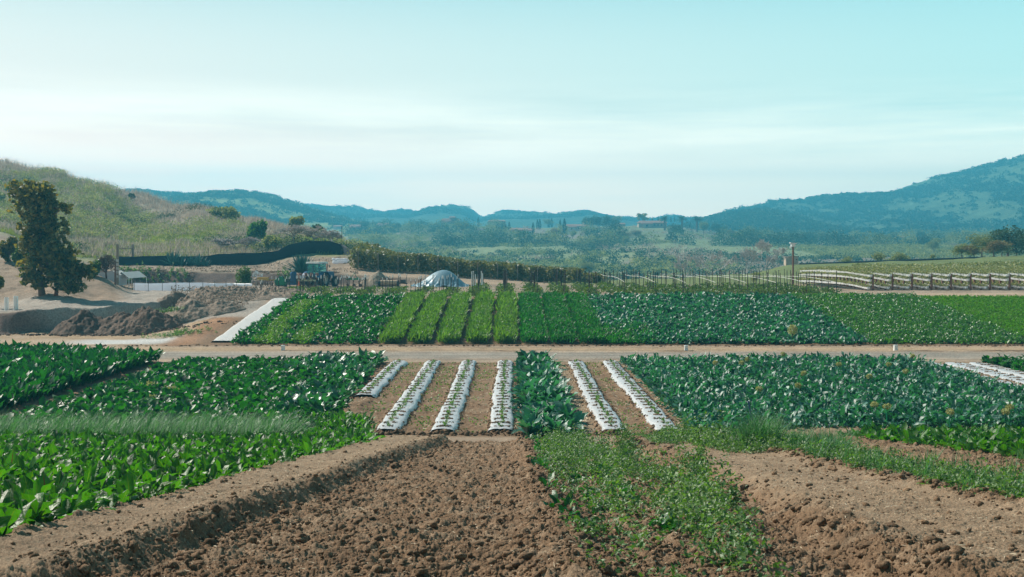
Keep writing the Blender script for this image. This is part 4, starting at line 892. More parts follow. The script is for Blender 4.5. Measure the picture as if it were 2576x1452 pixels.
# canopy tent
x, y, z = on(328, 102); e = empty('canopy_tent', (x, y, z - .1)); tag(e, 'open frame canopy tent with pale gable cover behind the white fence', 'tent')
s = 102 / 3000
m_ = MB(); hw = 19 * s; zt = 45 * s; ze = 30 * s; dep = 2.4
m_.add([(-hw, -dep, ze), (0, -dep, zt), (hw, -dep, ze), (-hw, dep, ze), (0, dep, zt), (hw, dep, ze), (-hw, -dep, ze - .03), (0, -dep, zt - .03), (hw, -dep, ze - .03), (-hw, dep, ze - .03), (0, dep, zt - .03), (hw, dep, ze - .03)],
       [(0, 1, 4, 3), (1, 2, 5, 4), (6, 9, 10, 7), (7, 10, 11, 8), (0, 6, 7, 1), (1, 7, 8, 2), (0, 3, 9, 6), (2, 8, 11, 5), (3, 4, 10, 9), (4, 5, 11, 10)])
o = m_.build('cover', M_canvas, e)
m_ = MB().add([(-hw, dep - .05, ze), (0, dep - .05, zt - .04), (hw, dep - .05, ze)], [(0, 1, 2)]); m_.build('gable_panel', M_tan, e)
for dx in (-hw, hw):
    for dy in (-dep, dep): MB().tube([(dx, dy, 0), (dx, dy, ze)], .03).build('leg', M_white, e)
MB().tube([(-hw, -dep, ze - .05), (hw, -dep, ze - .05)], .03).build('crossbar', M_white, e)
# white side tent
x, y, z = on(292, 100); e = empty('white_shelter', (x, y, z - .15)); tag(e, 'low white plastic shelter with peaked roof beside the rusty post', 'shelter')
s = 100 / 3000; a = 18 * s
MB().add([(-2.2, -1, 0), (a, -1, 0), (a, -1, 26 * s), (a - 16 * s, -1, 36 * s), (-2.2, -1, 30 * s), (-2.2, 1, 0), (a, 1, 0), (a, 1, 26 * s), (a - 16 * s, 1, 36 * s), (-2.2, 1, 30 * s)],
         [(0, 1, 2, 3, 4), (9, 8, 7, 6, 5), (0, 5, 6, 1), (1, 6, 7, 2)]).build('wall', M_fence, e)
MB().add([(-2.3, -1.1, 30 * s + .02), (a - 16 * s, -1.1, 36 * s + .02), (a + .1, -1.1, 26 * s), (-2.3, 1.1, 30 * s + .02), (a - 16 * s, 1.1, 36 * s + .02), (a + .1, 1.1, 26 * s)], [(0, 1, 4, 3), (1, 2, 5, 4)]).build('roof', M_canvas, e)
# sheet fences along a path
def sheet(name, pts, h, mat, parent=None, res=.35, sag=.12, thick=.004, seed=0, wav=.08, zb=0.0):
    pts = np.array(pts, float); seg = np.sqrt((np.diff(pts[:, :2], axis=0) ** 2).sum(1)); cu = np.concatenate([[0], np.cumsum(seg)])
    n = int(cu[-1] / res) + 2; q = np.linspace(0, cu[-1], n); X = np.interp(q, cu, pts[:, 0]); Y = np.interp(q, cu, pts[:, 1])
    X = X + (fbm(q * .5, q * 0, seed, 3) - .5) * wav * 3; hh = np.interp(q, cu, pts[:, 2]) if pts.shape[1] > 2 else np.full(n, h)
    G = ground(X, Y) + zb; nv = 5; V = []
    for k in range(nv):
        f = k / (nv - 1); V.append(np.stack([X + (fbm(q * 1.5, q * 0 + k * .4, seed + 3, 2) - .5) * wav, Y + (fbm(q * 1.5, q * 0 + k * .4, seed + 5, 2) - .5) * wav, G - .1 + (hh + .1) * f - sag * f * np.abs(np.sin(q * math.pi / 2.6)) * .5 + (fbm(q * .7, q * 0, seed + 9, 3) - .5) * .12 * f], -1))
    V = np.stack(V, 1)
    V2 = V + np.array([0, thick, 0]); VV = np.concatenate([V, V2]); nn = n
    idx = np.arange(nn * nv).reshape(nn, nv); a = np.stack([idx[:-1, :-1], idx[1:, :-1], idx[1:, 1:], idx[:-1, 1:]], -1).reshape(-1, 4); b = a[:, ::-1] + nn * nv
    t_ = np.stack([idx[:-1, -1], idx[1:, -1], idx[1:, -1] + nn * nv, idx[:-1, -1] + nn * nv], -1)
    return mesh_np(name, VV, np.concatenate([a, b, t_]), mat, parent, smooth=True)
e = empty('shade_cloth_fence'); tag(e, 'long black shade cloth fence along the foot of the brushy hill', 'fence')
fp = [on(px, Y)[:2] + (h,) for px, Y, h in ((296, 129, 1.0), (400, 130, 1.1), (500, 131, 1.1), (560, 132, 1.35), (640, 133, 1.4), (700, 134, 1.1), (715, 134, 1.3), (745, 134.5, 1.4), (790, 136, 1.5), (830, 136.5, 1.5), (860, 136, 1.3), (882, 134, .7))]
sheet('cloth', fp, 1, M_net, e, seed=3)
fpa = np.array(fp); cu = np.concatenate([[0], np.cumsum(np.sqrt((np.diff(fpa[:, :2], axis=0) ** 2).sum(1)))])
for q in np.concatenate([np.arange(1.5, 19, 4), np.arange(19, cu[-1], 1.4)]):
    xx, yy = np.interp(q, cu, fpa[:, 0]), np.interp(q, cu, fpa[:, 1]); MB().tube([(xx, yy + .06, gz(xx, yy)), (xx, yy + .06, gz(xx, yy) + 1.9)], .022, 4).build('post', M_stake, e)
for k in (1.45, 1.75):
    MB().tube([(p_[0], p_[1] + .06, gz(p_[0], p_[1]) + k) for p_ in fp], .008, 3).build('wire', M_stake, e)
xx, yy, z = on(860, 137.5); tag(MB().tube([(xx, yy, z - .1), (xx, yy, z + 3.3)], .04, 6).build('tall_pole', M_stake), 'tall dark pole rising behind the shade cloth fence', 'pole')
e = empty('sheet_fence'); tag(e, 'low white plastic sheet fence along the dirt track', 'fence')
fp = [on(px, Y)[:2] for px, Y in ((335, 97), (420, 97.5), (520, 97.5), (590, 96.5), (634, 95))]
sheet('sheet', fp, .66, M_fence, e, seed=8, sag=.05, wav=.05)
fpa = np.array(fp); cu = np.concatenate([[0], np.cumsum(np.sqrt((np.diff(fpa, axis=0) ** 2).sum(1)))])
for q in np.arange(.1, cu[-1] + .1, 1.1):
    xx, yy = np.interp(q, cu, fpa[:, 0]), np.interp(q, cu, fpa[:, 1]); MB().tube([(xx, yy - .05, gz(xx, yy) - .05), (xx, yy - .05, gz(xx, yy) + .8)], .02, 4).build('post', M_stake, e)
# agaves
def agave(px, Yb, hpx, n, label, seed, zoff=0, group=None, trunk=0):
    rs = RS(seed); x, y, z = on(px, Yb); h = hpx * Yb / 3000 * 1.3
    e = empty('agave', (x, y, z + zoff)); tag(e, label, 'agave', group)
    P = rs.normal(0, .05, (n, 3)); P[:, 2] = trunk + rs.uniform(0, .15, n)
    pit = rs.uniform(.25, 1.5, n)
    leafobj('leaves', [leaves(P, rs.uniform(0, 6.28, n), pit, h * rs.uniform(.75, 1.05, n), h * .15, rs.uniform(-.2, .25, n), .5, 0, 6, 3, 0, 'blade', rs)], M_agave, e)
    MB().lathe([(.0, trunk + .25), (.18, trunk + .15), (.22, 0), (.2, -.2)], n=10).build('stump', M_bark, e)
    return e
AG = [(436, 130, 34, 60, 'largest agave of the left cluster before the shade cloth'), (458, 129.5, 24, 45, 'agave right beside the largest one, slightly lower'), (478, 130, 26, 40, 'agave in the middle of the cluster before the shade cloth'), (500, 129.5, 28, 50, 'broad agave toward the far end of the cluster'), (518, 129, 19, 34, 'smallest agave at the end of the cluster')]
AG[0] = (436, 130, 34, 60, 'largest agave of the cluster before the shade cloth')
for i, (px, Y, hp, n, lb) in enumerate(AG): agave(px, Y, hp, n, lb, 500 + i, -.1, 'agaves before the black shade cloth')
agave(759, 114.5, 42, 110, 'big agave behind the tractor', 520, -.3, None, .7)
# weeds on the berms
rs = RS(60); Q = [on(px, 114.5 + rs.uniform(-.8, 1.5)) for px in np.concatenate([rs.uniform(300, 400, 50), rs.uniform(400, 470, 25), rs.uniform(700, 740, 20)])]; Q = np.array(Q)
weedpatch('berm_weeds', 'bright green weeds on top of the dirt bank behind the tent', Q[:, 0], Q[:, 1], rs, .7, M_weed, (.1, .22), 24)

# ------------------------------------------------------------------ tractor and implements
def wheel(parent, c, r, w_, axis=(1, 0, 0), rim=M_rim, lug=True):
    e = empty('wheel', c); e.parent = parent
    ax = Vector(axis)
    m_ = MB().lathe([(r * .58, -w_ / 2), (r * .9, -w_ / 2), (r, -w_ * .38), (r, w_ * .38), (r * .9, w_ / 2), (r * .58, w_ / 2), (r * .55, 0), (r * .58, -w_ / 2)], (0, 0, 0), axis, 28)
    if lug:
        for k in range(20):
            q = k * math.pi / 10
            for sd_ in (-1, 1): m_.box((sd_ * w_ * .22, math.cos(q + sd_ * .08) * r * 1.01, math.sin(q + sd_ * .08) * r * 1.01), (w_ * .42, .05, .07), rx=q)
    m_.build('tyre', M_tire, e)
    MB().lathe([(r * .6, w_ * .42), (r * .52, w_ * .46), (r * .48, w_ * .2), (r * .2, w_ * .12), (r * .16, w_ * .3), (0, w_ * .3)], (0, 0, 0), axis, 24).build('rim', rim, e)
    MB().lathe([(r * .6, -w_ * .42), (r * .52, -w_ * .46), (r * .48, -w_ * .2), (0, -w_ * .12)], (0, 0, 0), axis, 24).build('rim', rim, e)
    return e
x, y, z = on(795, 110)
T = empty('tractor', (x, y, zz(722, 110)), -.42); T.scale = (.98, 1.02, .95); tag(T, 'dark blue tractor with teal glass cab parked behind the staked rows', 'tractor')
# local: +Y forward, X to the right
wheel(T, (.86, 0, .70), .70, .42); wheel(T, (-.86, 0, .70), .70, .42)
wheel(T, (.80, 1.95, .50), .50, .32); wheel(T, (-.80, 1.95, .50), .50, .32)
MB().box((0, .1, .85), (.6, 1.3, .5)).box((0, 1.2, .85), (.5, 1.6, .5)).box((0, 1.95, .5), (1.4, .16, .14)).box((0, 0, .7), (1.5, .2, .2)).build('chassis', M_dark, T)
MB().box((0, 1.65, 1.22), (.72, 1.7, .5), taper=.9).box((0, 2.53, 1.15), (.62, .08, .42)).build('hood', M_blue, T)
for sx_ in (-1, 1):
    m_ = MB(); pts = [(math.cos(q), math.sin(q)) for q in np.linspace(.2, 2.9, 9)]; v = []; f = []
    for k, (a, b) in enumerate(pts):
        for xx in (.6, 1.1): 
            for rr in (.78, .81): v.append((sx_ * xx, a * rr, .70 + b * rr))
    for k in range(8):
        b = k * 4; f += [(b, b + 4, b + 5, b + 1), (b + 2, b + 3, b + 7, b + 6), (b, b + 2, b + 6, b + 4), (b + 1, b + 5, b + 7, b + 3)]
    m_.add(v, f); m_.build('fender', M_blue, T)
C_ = empty('cab', (0, 0, 0)); C_.parent = T
MB().box((0, .15, 1.18), (1.35, 1.3, .22)).build('cab_floor', M_blue, C_)
m_ = MB()
for a, b in ((-.68, -.5), (.68, -.5), (-.62, .8), (.62, .8), (0, -.52)): m_.tube([(a, b, 1.25), (a * .9, b * .9, 2.3)], .035, 5)
m_.tube([(-.62, -.45, 2.26), (.62, -.45, 2.26), (.56, .72, 2.26), (-.56, .72, 2.26), (-.62, -.45, 2.26)], .035, 5); m_.box((0, -.5, 1.27), (1.36, .05, .06)).build('frame', M_blue, C_)
g_ = .012
MB().add([(-.66, -.5, 1.3), (.66, -.5, 1.3), (.6, -.45, 2.28), (-.6, -.45, 2.28), (-.66, -.5 + g_, 1.3), (.66, -.5 + g_, 1.3), (.6, -.45 + g_, 2.28), (-.6, -.45 + g_, 2.28)], [(0, 1, 2, 3), (7, 6, 5, 4)]).build('rear_glass', M_glass, C_)
MB().add([(-.62, .78, 1.3), (.62, .78, 1.3), (.57, .72, 2.28), (-.57, .72, 2.28)], [(3, 2, 1, 0)]).build('windscreen', M_glass, C_)
for sx_ in (-1, 1): MB().add([(sx_ * .68, -.48, 1.3), (sx_ * .63, .78, 1.3), (sx_ * .57, .72, 2.28), (sx_ * .61, -.44, 2.28)], [(0, 1, 2, 3)]).build('side_glass', M_glass, C_)
MB().box((0, .14, 2.36), (1.5, 1.5, .16), taper=.93).build('cab_roof', M_cabroof, C_)
MB().box((0, .05, 1.48), (.45, .42, .12)).box((0, -.16, 1.72), (.42, .1, .45)).build('seat', M_dark, T)
MB().tube([(math.cos(q) * .17, .5 + .05 * math.sin(q), 1.75 + math.sin(q) * .15) for q in np.linspace(0, 6.283, 13)], .018, 5).tube([(0, .62, 1.4), (0, .5, 1.75)], .02).build('steering_wheel', M_dark, T)
MB().tube([(.45, 1.15, 1.4), (.45, 1.15, 1.85), (.45, 1.15, 2.25), (.5, 1.1, 2.4)], [.03, .055, .04, .04], 8).build('exhaust', M_rustm, T)
MB().tube([(.68, .75, 2.05), (.95, .8, 2.05)], .015).box((.98, .8, 2.0), (.03, .12, .24)).build('mirror', M_dark, T)
def shank(m_, c, h, dirn, flip=1):
    cx, cy, cz = c; pts = [(cx, cy, cz), (cx + .02, cy - .12 * dirn, cz + flip * h * .25), (cx, cy - .2 * dirn, cz + flip * h * .6), (cx, cy - .02 * dirn, cz + flip * h)]
    m_.tube(pts, [.05, .055, .05, .035], 6); m_.box((cx + .06, cy + .05 * dirn, cz + flip * h * .92), (.22, .28, .05), rx=.6 * flip, rz=.5); m_.box((cx + .05, cy - .02, cz + flip * h * .75), (.26, .05, .2), rz=.5)
def implement(name, px, Yb, base_py, wpx, barh, nsh, beam, label, two=False, rz=0, cat='plow', shh=.5, sm=M_rustm):
    x = (px - 1288) / 3000 * Yb; e = empty(name, (x, Yb, gz(x, Yb)), rz); tag(e, label, cat); W = wpx * Yb / 3000
    MB().box((0, 0, barh), (W, .13, .13)).box((0, .5, barh + .02), (W * .7, .1, .1)).box((-W * .3, .25, barh + .1), (.1, .6, .1)).box((W * .3, .25, barh + .1), (.1, .6, .1)).box((-W / 2 + .05, 0, barh / 2), (.07, .07, barh)).build('beam', beam, e)
    MB().tube([(-.35, .5, barh), (0, .55, barh + .55), (.35, .5, barh)], .04).build('hitch', beam, e)
    for k in range(nsh):
        m_ = MB(); shank(m_, ((k / (nsh - 1) - .5) * W * .9, 0, barh - .08), shh, 1, -1); m_.build('shank', sm, e)
        if two: m_ = MB(); shank(m_, ((k / (nsh - 1) - .5) * W * .95 + .1, .1, barh + .1), shh * 1.1, 1, 1); m_.build('upturned_shank', sm, e)
    return e
implement('reversible_plow', 772, 107, 722, 44, .62, 4, M_beige, 'rusty plow with curved shanks on a pale beam behind the tractor', True, .1)
implement('toolbar_cultivator', 889, 110, 722, 36, .72, 3, M_green, 'green toolbar with three rusty curved shanks near the dirt heap', False, 0, 'cultivator', .6)
# disc harrow
x, y, z = on(660, 108); e = empty('disc_harrow', (x, y, z)); tag(e, 'yellow framed disc harrow with rusty discs below the small sign', 'disc harrow')
MB().box((-.1, 0, .72), (1.3, .5, .28)).box((.85, .1, .6), (.9, .1, .1)).build('frame', M_yel, e)
for k in range(8):
    MB().lathe([(0, -.03), (.12, -.02), (.24, .03), (.25, .04), (.12, 0), (0, -.01)], (-.6 + k * .22, -.2, .26), (1, .3, 0), 14).build('disc', M_rustm, e)
MB().tube([(-.65, -.2, .26), (1.05, -.2, .26)], .03).build('axle', M_rustm, e)
# green mower
x, y, z = on(706, 108); e = empty('flail_mower', (x, y, z)); tag(e, 'green implement with sloped housing between the disc harrow and the tractor', 'mower')
MB().add([(-.45, -.3, .15), (.5, -.3, .15), (.5, -.3, .5), (.1, -.3, .95), (-.05, -.3, .95), (-.5, -.3, .6), (-.45, .4, .15), (.5, .4, .15), (.5, .4, .5), (.1, .4, .95), (-.05, .4, .95), (-.5, .4, .6)],
         [(0, 1, 2, 3, 4, 5), (11, 10, 9, 8, 7, 6), (1, 7, 8, 2), (2, 8, 9, 3), (3, 9, 10, 4), (4, 10, 11, 5), (5, 11, 6, 0), (0, 6, 7, 1)]).build('housing', M_green, e)
MB().tube([(-.45, 0, .62), (.05, 0, 1.15), (.45, 0, .55)], .035).build('hitch', M_dark, e)
MB().lathe([(0, -.55), (.13, -.55), (.13, .55), (0, .55)], (0, .1, .14), (1, 0, 0), 12).build('roller', M_dark, e)
MB().tube([(.4, 0, .55), (1.3, -.1, .42)], .03).build('drive_shaft', M_dark, e)
x, y, z = on(752, 106); tag(MB().lathe([(.16, 0), (.16, .03), (.11, .03), (.035, .6), (0, .6)], n=14).build('traffic_cone', M_orange, loc=(x, y, z)), 'orange cone standing between the mower and the plow', 'cone')
x, y, z = on(738, 113); e = empty('water_tank', (x, y, z)); tag(e, 'dark standing tank with a round pale gauge beside the big agave', 'tank')
MB().lathe([(0, 0), (.3, 0), (.32, .1), (.32, 1.1), (.25, 1.25), (0, 1.3)], n=16).build('barrel', M_blue, e)
MB().lathe([(0, .05), (.16, .05), (.18, 0), (.16, -.05), (0, -.05)], (0, -.1, 1.45), (0, -1, 0), 16).build('gauge', M_rim, e)
# sign
x, y, z = on(648, 103); e = empty('farm_sign', (x, y, z)); tag(e, 'small white sign with triangular top on a wooden post', 'sign')
MB().box((-.14, .03, .62), (.13, .08, 1.3)).build('post', M_wood, e); s = 103 / 3000
MB().box((0, 0, 1.16), (.9, .03, .24)).build('board', M_sign, e)
MB().add([(-.42, 0, 1.3), (.25, 0, 1.3), (-.15, 0, 1.56), (-.42, .03, 1.3), (.25, .03, 1.3), (-.15, .03, 1.56)], [(0, 1, 2), (5, 4, 3), (0, 3, 4, 1), (1, 4, 5, 2), (2, 5, 3, 0)]).build('gable', M_sign, e)
MB().box((0, -.003, 1.035), (.88, .03, .03)).build('base_stripe', plain('sign_blue', (.05, .3, .5), .5), e)
m_ = MB()
for k in range(7): m_.box((-.24 + k * .085, -.022, 1.17), (.05, .008, .1 if k % 2 else .12)) ; 
m_.build('lettering', M_dark, e)
# roller on wheels
x, y, z = on(978, 108); e = empty('field_roller', (x, y, z)); tag(e, 'long tan field roller with a blue wheel beside the dirt heap', 'roller'); s = 108 / 3000
MB().lathe([(0, -.75), (.22, -.75), (.23, -.7), (.23, .7), (.22, .75), (0, .75)], (0, 0, .42), (1, 0, 0), 16).build('drum', plain('tan_drum', (.5, .36, .24), .7, bump=.3), e)
MB().box((0, -.1, .16), (1.5, .12, .1)).box((0, .3, .75), (1.6, .08, .08)).build('frame', M_rustm, e)
wheel(e, (.85, -.1, .32), .32, .18, (1, 0, 0), plain('blue_hub', (.05, .35, .5), .5), False); wheel(e, (-.85, -.1, .32), .32, .18, (1, 0, 0), M_dark, False)
MB().tube([(.85, 0, .4), (1.7, -.1, .35)], .05).box((1.3, 0, .55), (.5, .3, .3)).build('drawbar', M_dark, e)
pile('gravel_mound', 'pointed grey brown dirt heap behind the field roller', *on(952, 111.5)[:2], [(0, 0, 1.7, 1.6, 1.5), (-.7, 0, 1.6, 1.3, 1.0)], M_soil2, np.array([.30, .24, .18]), .2)
# tarp covered pile
x, y, z = on(1117, 112); e = tag(empty('covered_pile', (x, y, z - .05)), 'tall heap covered by a wrinkled pale blue tarp', 'tarp')
n = 120; xs = np.linspace(-3.1, 3.1, n); ys = np.linspace(-2.2, 2.2, 90); XX, YY = np.meshgrid(xs, ys)
d = np.sqrt((np.where(XX < 0, XX / 2.9, XX / 2.4)) ** 2 + (YY / 2.1) ** 2); th = np.arctan2(YY, XX)
H = 1.5 * np.clip(np.cos(np.clip(d, 0, 1) * math.pi / 2), 0, 1) ** 1.45
low = sstep(.35, .95, d); rad = np.sin(th * 17 + 3 * fbm(th * 2 + 9, d * 2, 4, 2)) * .02 + np.sin(th * 31 + 5 * fbm(th * 3 + 9, d * 2, 6, 2)) * .014
bunch = (fbm(XX * 3.2, YY * 3.2, 7, 3) - .45) * .42 * sstep(.6, .95, d)
Z = H + rad * (low + .15) + np.maximum(bunch, -.02) * np.clip((1.3 - d) / .2, 0, 1) - .12 * (d > 1.18)
idx = np.arange(XX.size).reshape(XX.shape); Fc = np.stack([idx[:-1, :-1], idx[:-1, 1:], idx[1:, 1:], idx[1:, :-1]], -1).reshape(-1, 4)
kp = (d.ravel()[Fc] < 1.12 + .12 * noise(th.ravel()[Fc] * 3, th.ravel()[Fc] * 0, 2)).all(1); Fc = Fc[kp]
mesh_np('tarp', np.stack([XX, YY, Z], -1), Fc, M_tarp, e, smooth=True)
# white tubes of netting by the bank
for i, (p0, p1, lb) in enumerate((((836, 128.5), (878, 128), 'long white plastic roll lying along the upper terrace'), ((838, 125), (878, 126.5), 'white plastic roll lying on the lower terrace edge'))):
    pts = []
    for q in np.linspace(0, 1, 16):
        px = p0[0] + (p1[0] - p0[0]) * q; Y = p0[1] + (p1[1] - p0[1]) * q; a = on(px, Y); pts.append((a[0], a[1], a[2] + .12 + .03 * math.sin(q * 20)))
    tag(MB().tube(pts, [.15 + .03 * math.sin(k * 1.7) for k in range(16)], 8).build('plastic_roll', M_fence, smooth=True), lb, 'plastic roll', 'white plastic rolls on the terrace')

# ------------------------------------------------------------------ stakes, berry rows, strings
def stake_proto(tip):
    if tip:
        e = empty('row_stake'); MB().tube([(0, 0, -.1), (0, 0, 1.12)], .022, 4).build('rod', M_stake, e); MB().tube([(0, 0, 1.12), (0, 0, 1.32)], .028, 4).build('tip', M_white, e)
    else:
        e = empty('row_stake'); MB().tube([(0, 0, -.1), (0, 0, 1.62)], .026, 4).build('rod', M_stake, e)
    return e
pt, pn = stake_proto(True), stake_proto(False); used = {0: False, 1: False}
rs = RS(70)
def place(pr, key, x, y, label, group, sc_):
    z = gz(x, y)
    if not used[key]: o = pr; used[key] = True; o.location = (x, y, z); o.scale = (1, 1, sc_)
    else: o = dup(pr, (x, y, z), rs.uniform(0, 6), (1, 1, sc_))
    o.rotation_euler = (rs.normal(0, .025), rs.normal(0, .025), rs.uniform(0, 6)); tag(o, label, 'stake', group)
ORD = ['first', 'second', 'third', 'fourth', 'fifth', 'sixth', 'seventh', 'eighth', 'ninth', 'tenth', 'eleventh', 'twelfth']
ROWS = [(-.5 + 2.03 * k) for k in range(-8, 12)]
for k, X0 in enumerate(ROWS):
    lft = X0 < -3; y0 = 80.2; n_ = 12 if lft else 12
    if lft: lb = 'thin dark stake with white tip in the %s staked row from the mound' % ORD[k]
    else: lb = 'plain dark stake in the %s staked row past the tarp' % ORD[k - 6 - 0 if k - 6 < 12 else 11] if k - 6 >= 0 else ''
    if not lft: lb = 'plain dark stake in the %s staked row past the tarp' % (ORD + ['thirteenth', 'fourteenth'])[sum(1 for q in ROWS[:k] if q >= -3)]
    for j in range(n_):
        yy = y0 + (j * 1.25 if lft else j * 1.9) + rs.normal(0, .15)
        place(pt if lft else pn, 0 if lft else 1, X0 + rs.normal(0, .09) + (rs.uniform(-.5, .5) if lft else 0), yy, lb, 'white tipped stakes in the berry rows' if lft else 'dark stakes of the trellised berry rows', rs.uniform(.9, 1.08))
    rr = RS(600 + k); L_ = 15 if lft else 21; nl = int(L_ * (150 if lft else 220)); hgt = .34 if lft else .5
    yy = rr.uniform(79.6, 79.6 + L_, nl); clump = fbm(yy * 1.1, yy * 0 + k, 620 + k, 2); m = rr.rand(nl) < np.clip((clump - .36) * (3.2 if lft else 4), .03, 1)
    yy = yy[m]; n3 = len(yy); xx = X0 + rr.normal(0, .28, n3); zz_ = ground(xx, yy) + rr.uniform(.02, 1, n3) * hgt * (.4 + clump[m])
    e = empty('berry_row', (0, 0, 0)); tag(e, 'low leafy berry row along the %s line of stakes from the rough mound' % (ORD + ['thirteenth', 'fourteenth', 'fifteenth', 'sixteenth', 'seventeenth', 'eighteenth', 'nineteenth', 'twentieth'])[k], 'berry row', 'low berry rows with stakes')
    leafobj('foliage', [quadcloud(np.stack([xx, yy, zz_], -1), rr.uniform(.06, .13, n3), rr)], M_berry, e, False)
    m_ = MB()
    for q in range(14): a = rr.uniform(79.8, 79.6 + L_); m_.tube([(X0, a, gz(X0, a)), (X0 + rr.normal(0, .2), a + rr.normal(0, .2), gz(X0, a) + hgt)], .012, 3)
    m_.build('cane', M_twigdk, e)
    if X0 > 7:
        pts = [(X0, 80.3 + q * 22, gz(X0, 80.3 + q * 22) + .95 + .35 * q + .12 * math.sin(q * 5)) for q in np.linspace(0, 1, 14)]
        tag(MB().tube(pts, .014, 3).build('white_string', M_white), 'white string sagging along the %s line of stakes from the rough mound' % (ORD + ['thirteenth', 'fourteenth', 'fifteenth', 'sixteenth', 'seventeenth', 'eighteenth', 'nineteenth', 'twentieth'])[k], 'string', 'white trellis strings')
# tall white tubes and post cluster
for i, (px, top) in enumerate(((1187, 683), (1191, 682), (1196, 690), (1203, 690), (1211, 682), (1214, 688))):
    x, y, z = on(px, 88 + i * .5); h = zz(top, y) - z
    tag(MB().tube([(0, 0, 0), (0, 0, h)], .045, 6).build('white_tube', M_white, loc=(x, y, z)), 'tall white plastic tube standing beside the tarp covered heap', 'tube', 'white tubes beside the tarp')
tag(MB().box((0, 0, .9), (.22, .02, .28)).tube([(0, 0, 0), (0, 0, .85)], .015).build('teal_plate', plain('teal_plate_paint', (.03, .2, .25), .5), loc=on(1580, 104)), 'small dark teal plate on a stake behind the berry rows', 'plate')
# vine rows on the terrace
rs = RS(80)
VL = ['nearest the shade cloth fence', 'second', 'third', 'fourth', 'fifth', 'sixth', 'seventh', 'eighth', 'ninth', 'tenth', 'eleventh', 'twelfth', 'last, short and low by the berry rows']
for k in range(13):
    px = 902 + 50 * k; X0 = (px - 1288) / 3000 * 119.5; h = 1.9 - (.05 * k) - (.5 if k == 12 else 0); Ln_ = 16
    rr = RS(700 + k); n_ = 2600 if k < 11 else 1500
    yy = 119.3 + Ln_ * rr.uniform(0, 1, n_) ** 1.5; xx = X0 + rr.normal(0, .46 if k < 11 else .4, n_); top = h * (.88 + .3 * fbm(yy * .9, yy * 0 + k * 3, 710, 3))
    zz_ = ground(xx, yy) + top * (1 - rr.uniform(0, 1, n_) ** 1.25 * .93) 
    e = empty('vine_row', (0, 0, 0)); lb = ('trellised vine row ' + VL[k]) if k in (0, 12) else '%s vine row counted from the shade cloth fence' % VL[k]
    tag(e, lb, 'vine row', 'leafy trellised vine rows on the terrace')
    leafobj('foliage', [quadcloud(np.stack([xx, yy, zz_], -1), rr.uniform(.12, .26, n_), rr)], M_vine, e, False)
    for q in (119.2, 124, 129): MB().tube([(X0, q, gz(X0, q) - .1), (X0, q, gz(X0, q) + h)], .04, 5).build('post', M_wood, e)
post('owl_box_pole', 1995, 96, 632, 742, .075, M_rustm, 'x')
o = bpy.data.objects['owl_box_pole']; x, y, z = o.location; e = empty('nest_box_pole', (x, y, z)); tag(e, 'tall rusty pole carrying a white nest box', 'nest box pole')
o.parent = e; o.location = (0, 0, 0); o.name = 'pole'
for k_ in ('label', 'category'): 
    if k_ in o: del o[k_]
hh = 110 * 96 / 3000
MB().box((0, 0, hh + .12), (.32, .3, .26)).box((0, -.02, hh + .28), (.52, .45, .06), ry=.08).box((-.2, 0, hh - .05), (.1, .1, .18)).build('nest_box', M_sign, e)

# ------------------------------------------------------------------ raised strawberry rows
NR = 12
def gutter_row():
    e = empty('strawberry_row'); L_ = 22.0; s_ = np.linspace(0, L_, 27)
    G = lambda q: 0.19 * np.sin(q / 24 * math.pi) - .1 * (q / L_) ** 4
    MB().box((0, 0, .58), (.12, .12, 1.30)).build('end_post', M_rustm, e)
    for tn, (h, dx) in enumerate(((1.12, -.16), (.76, -.22), (.18, -.34))):
        m_ = MB()
        wv = [.05 * math.sin(q * .35) for q in s_]
        v = []; f = []
        for q, b in zip(s_, wv):
            z_ = h + G(q) + b
            v += [(dx - .13, q, z_ + .06), (dx - .09, q, z_ - .08), (dx + .09, q, z_ - .08), (dx + .13, q, z_ + .06)]
        for k in range(len(s_) - 1):
            for j in range(3): b = k * 4 + j; f.append((b, b + 1, b + 5, b + 4)); 
            b = k * 4; f.append((b + 3, b, b + 4, b + 7))
        f.append((0, 3, 2, 1)); m_.add(v, f); m_.build('gutter', M_gutter, e)
        MB().box((dx, -.06, h + .02), (.15, .1, .16), taper=1.2).build('end_bucket', M_cream, e)
        rr = RS(800 + tn); n_ = 3000; yy = rr.uniform(0, L_, n_); xx = dx + rr.normal(0, .12, n_); zz_ = h + G(yy) + .11 + np.abs(rr.normal(0, .08, n_))
        leafobj('plants', [quadcloud(np.stack([xx, yy, zz_], -1), rr.uniform(.06, .11, n_), rr)], M_straws, e, False)
    for q in np.arange(1.0, L_, 1.05):
        MB().box((-.2, q, .34 + G(q)), (.13, .13, .74)).build('support_post', M_rustm, e)
    for q in np.arange(2.1, L_, 4.2): MB().box((-.16, q, .92 + G(q)), (.06, .06, .38)).build('riser', M_rustm, e)
    return e
gr = gutter_row()
GL = ['nearest the berry stakes', 'second', 'third', 'fourth', 'fifth', 'sixth', 'seventh', 'eighth', 'ninth', 'tenth', 'eleventh', 'twelfth']
for k in range(NR):
    X0 = (2196 - 1288) / 3000 * 91 + k * 1.49; z = gz(X0, 91)
    lb = 'three tier raised strawberry row nearest the berry stakes' if k == 0 else '%s three tier strawberry row counted from the berry stakes' % GL[k]
    if k == 0: gr.location = (X0, 91, z); o = gr
    else: o = dup(gr, (X0, 91, z), 0, (1, 1.25 if k > 1 else 1.1, 1))
    tag(o, lb, 'strawberry row', 'raised strawberry gutter rows')
rs = RS(90); n = 12000; Yp = rs.uniform(112, 124, n); Xp = Yp * rs.uniform(.285, .47, n)
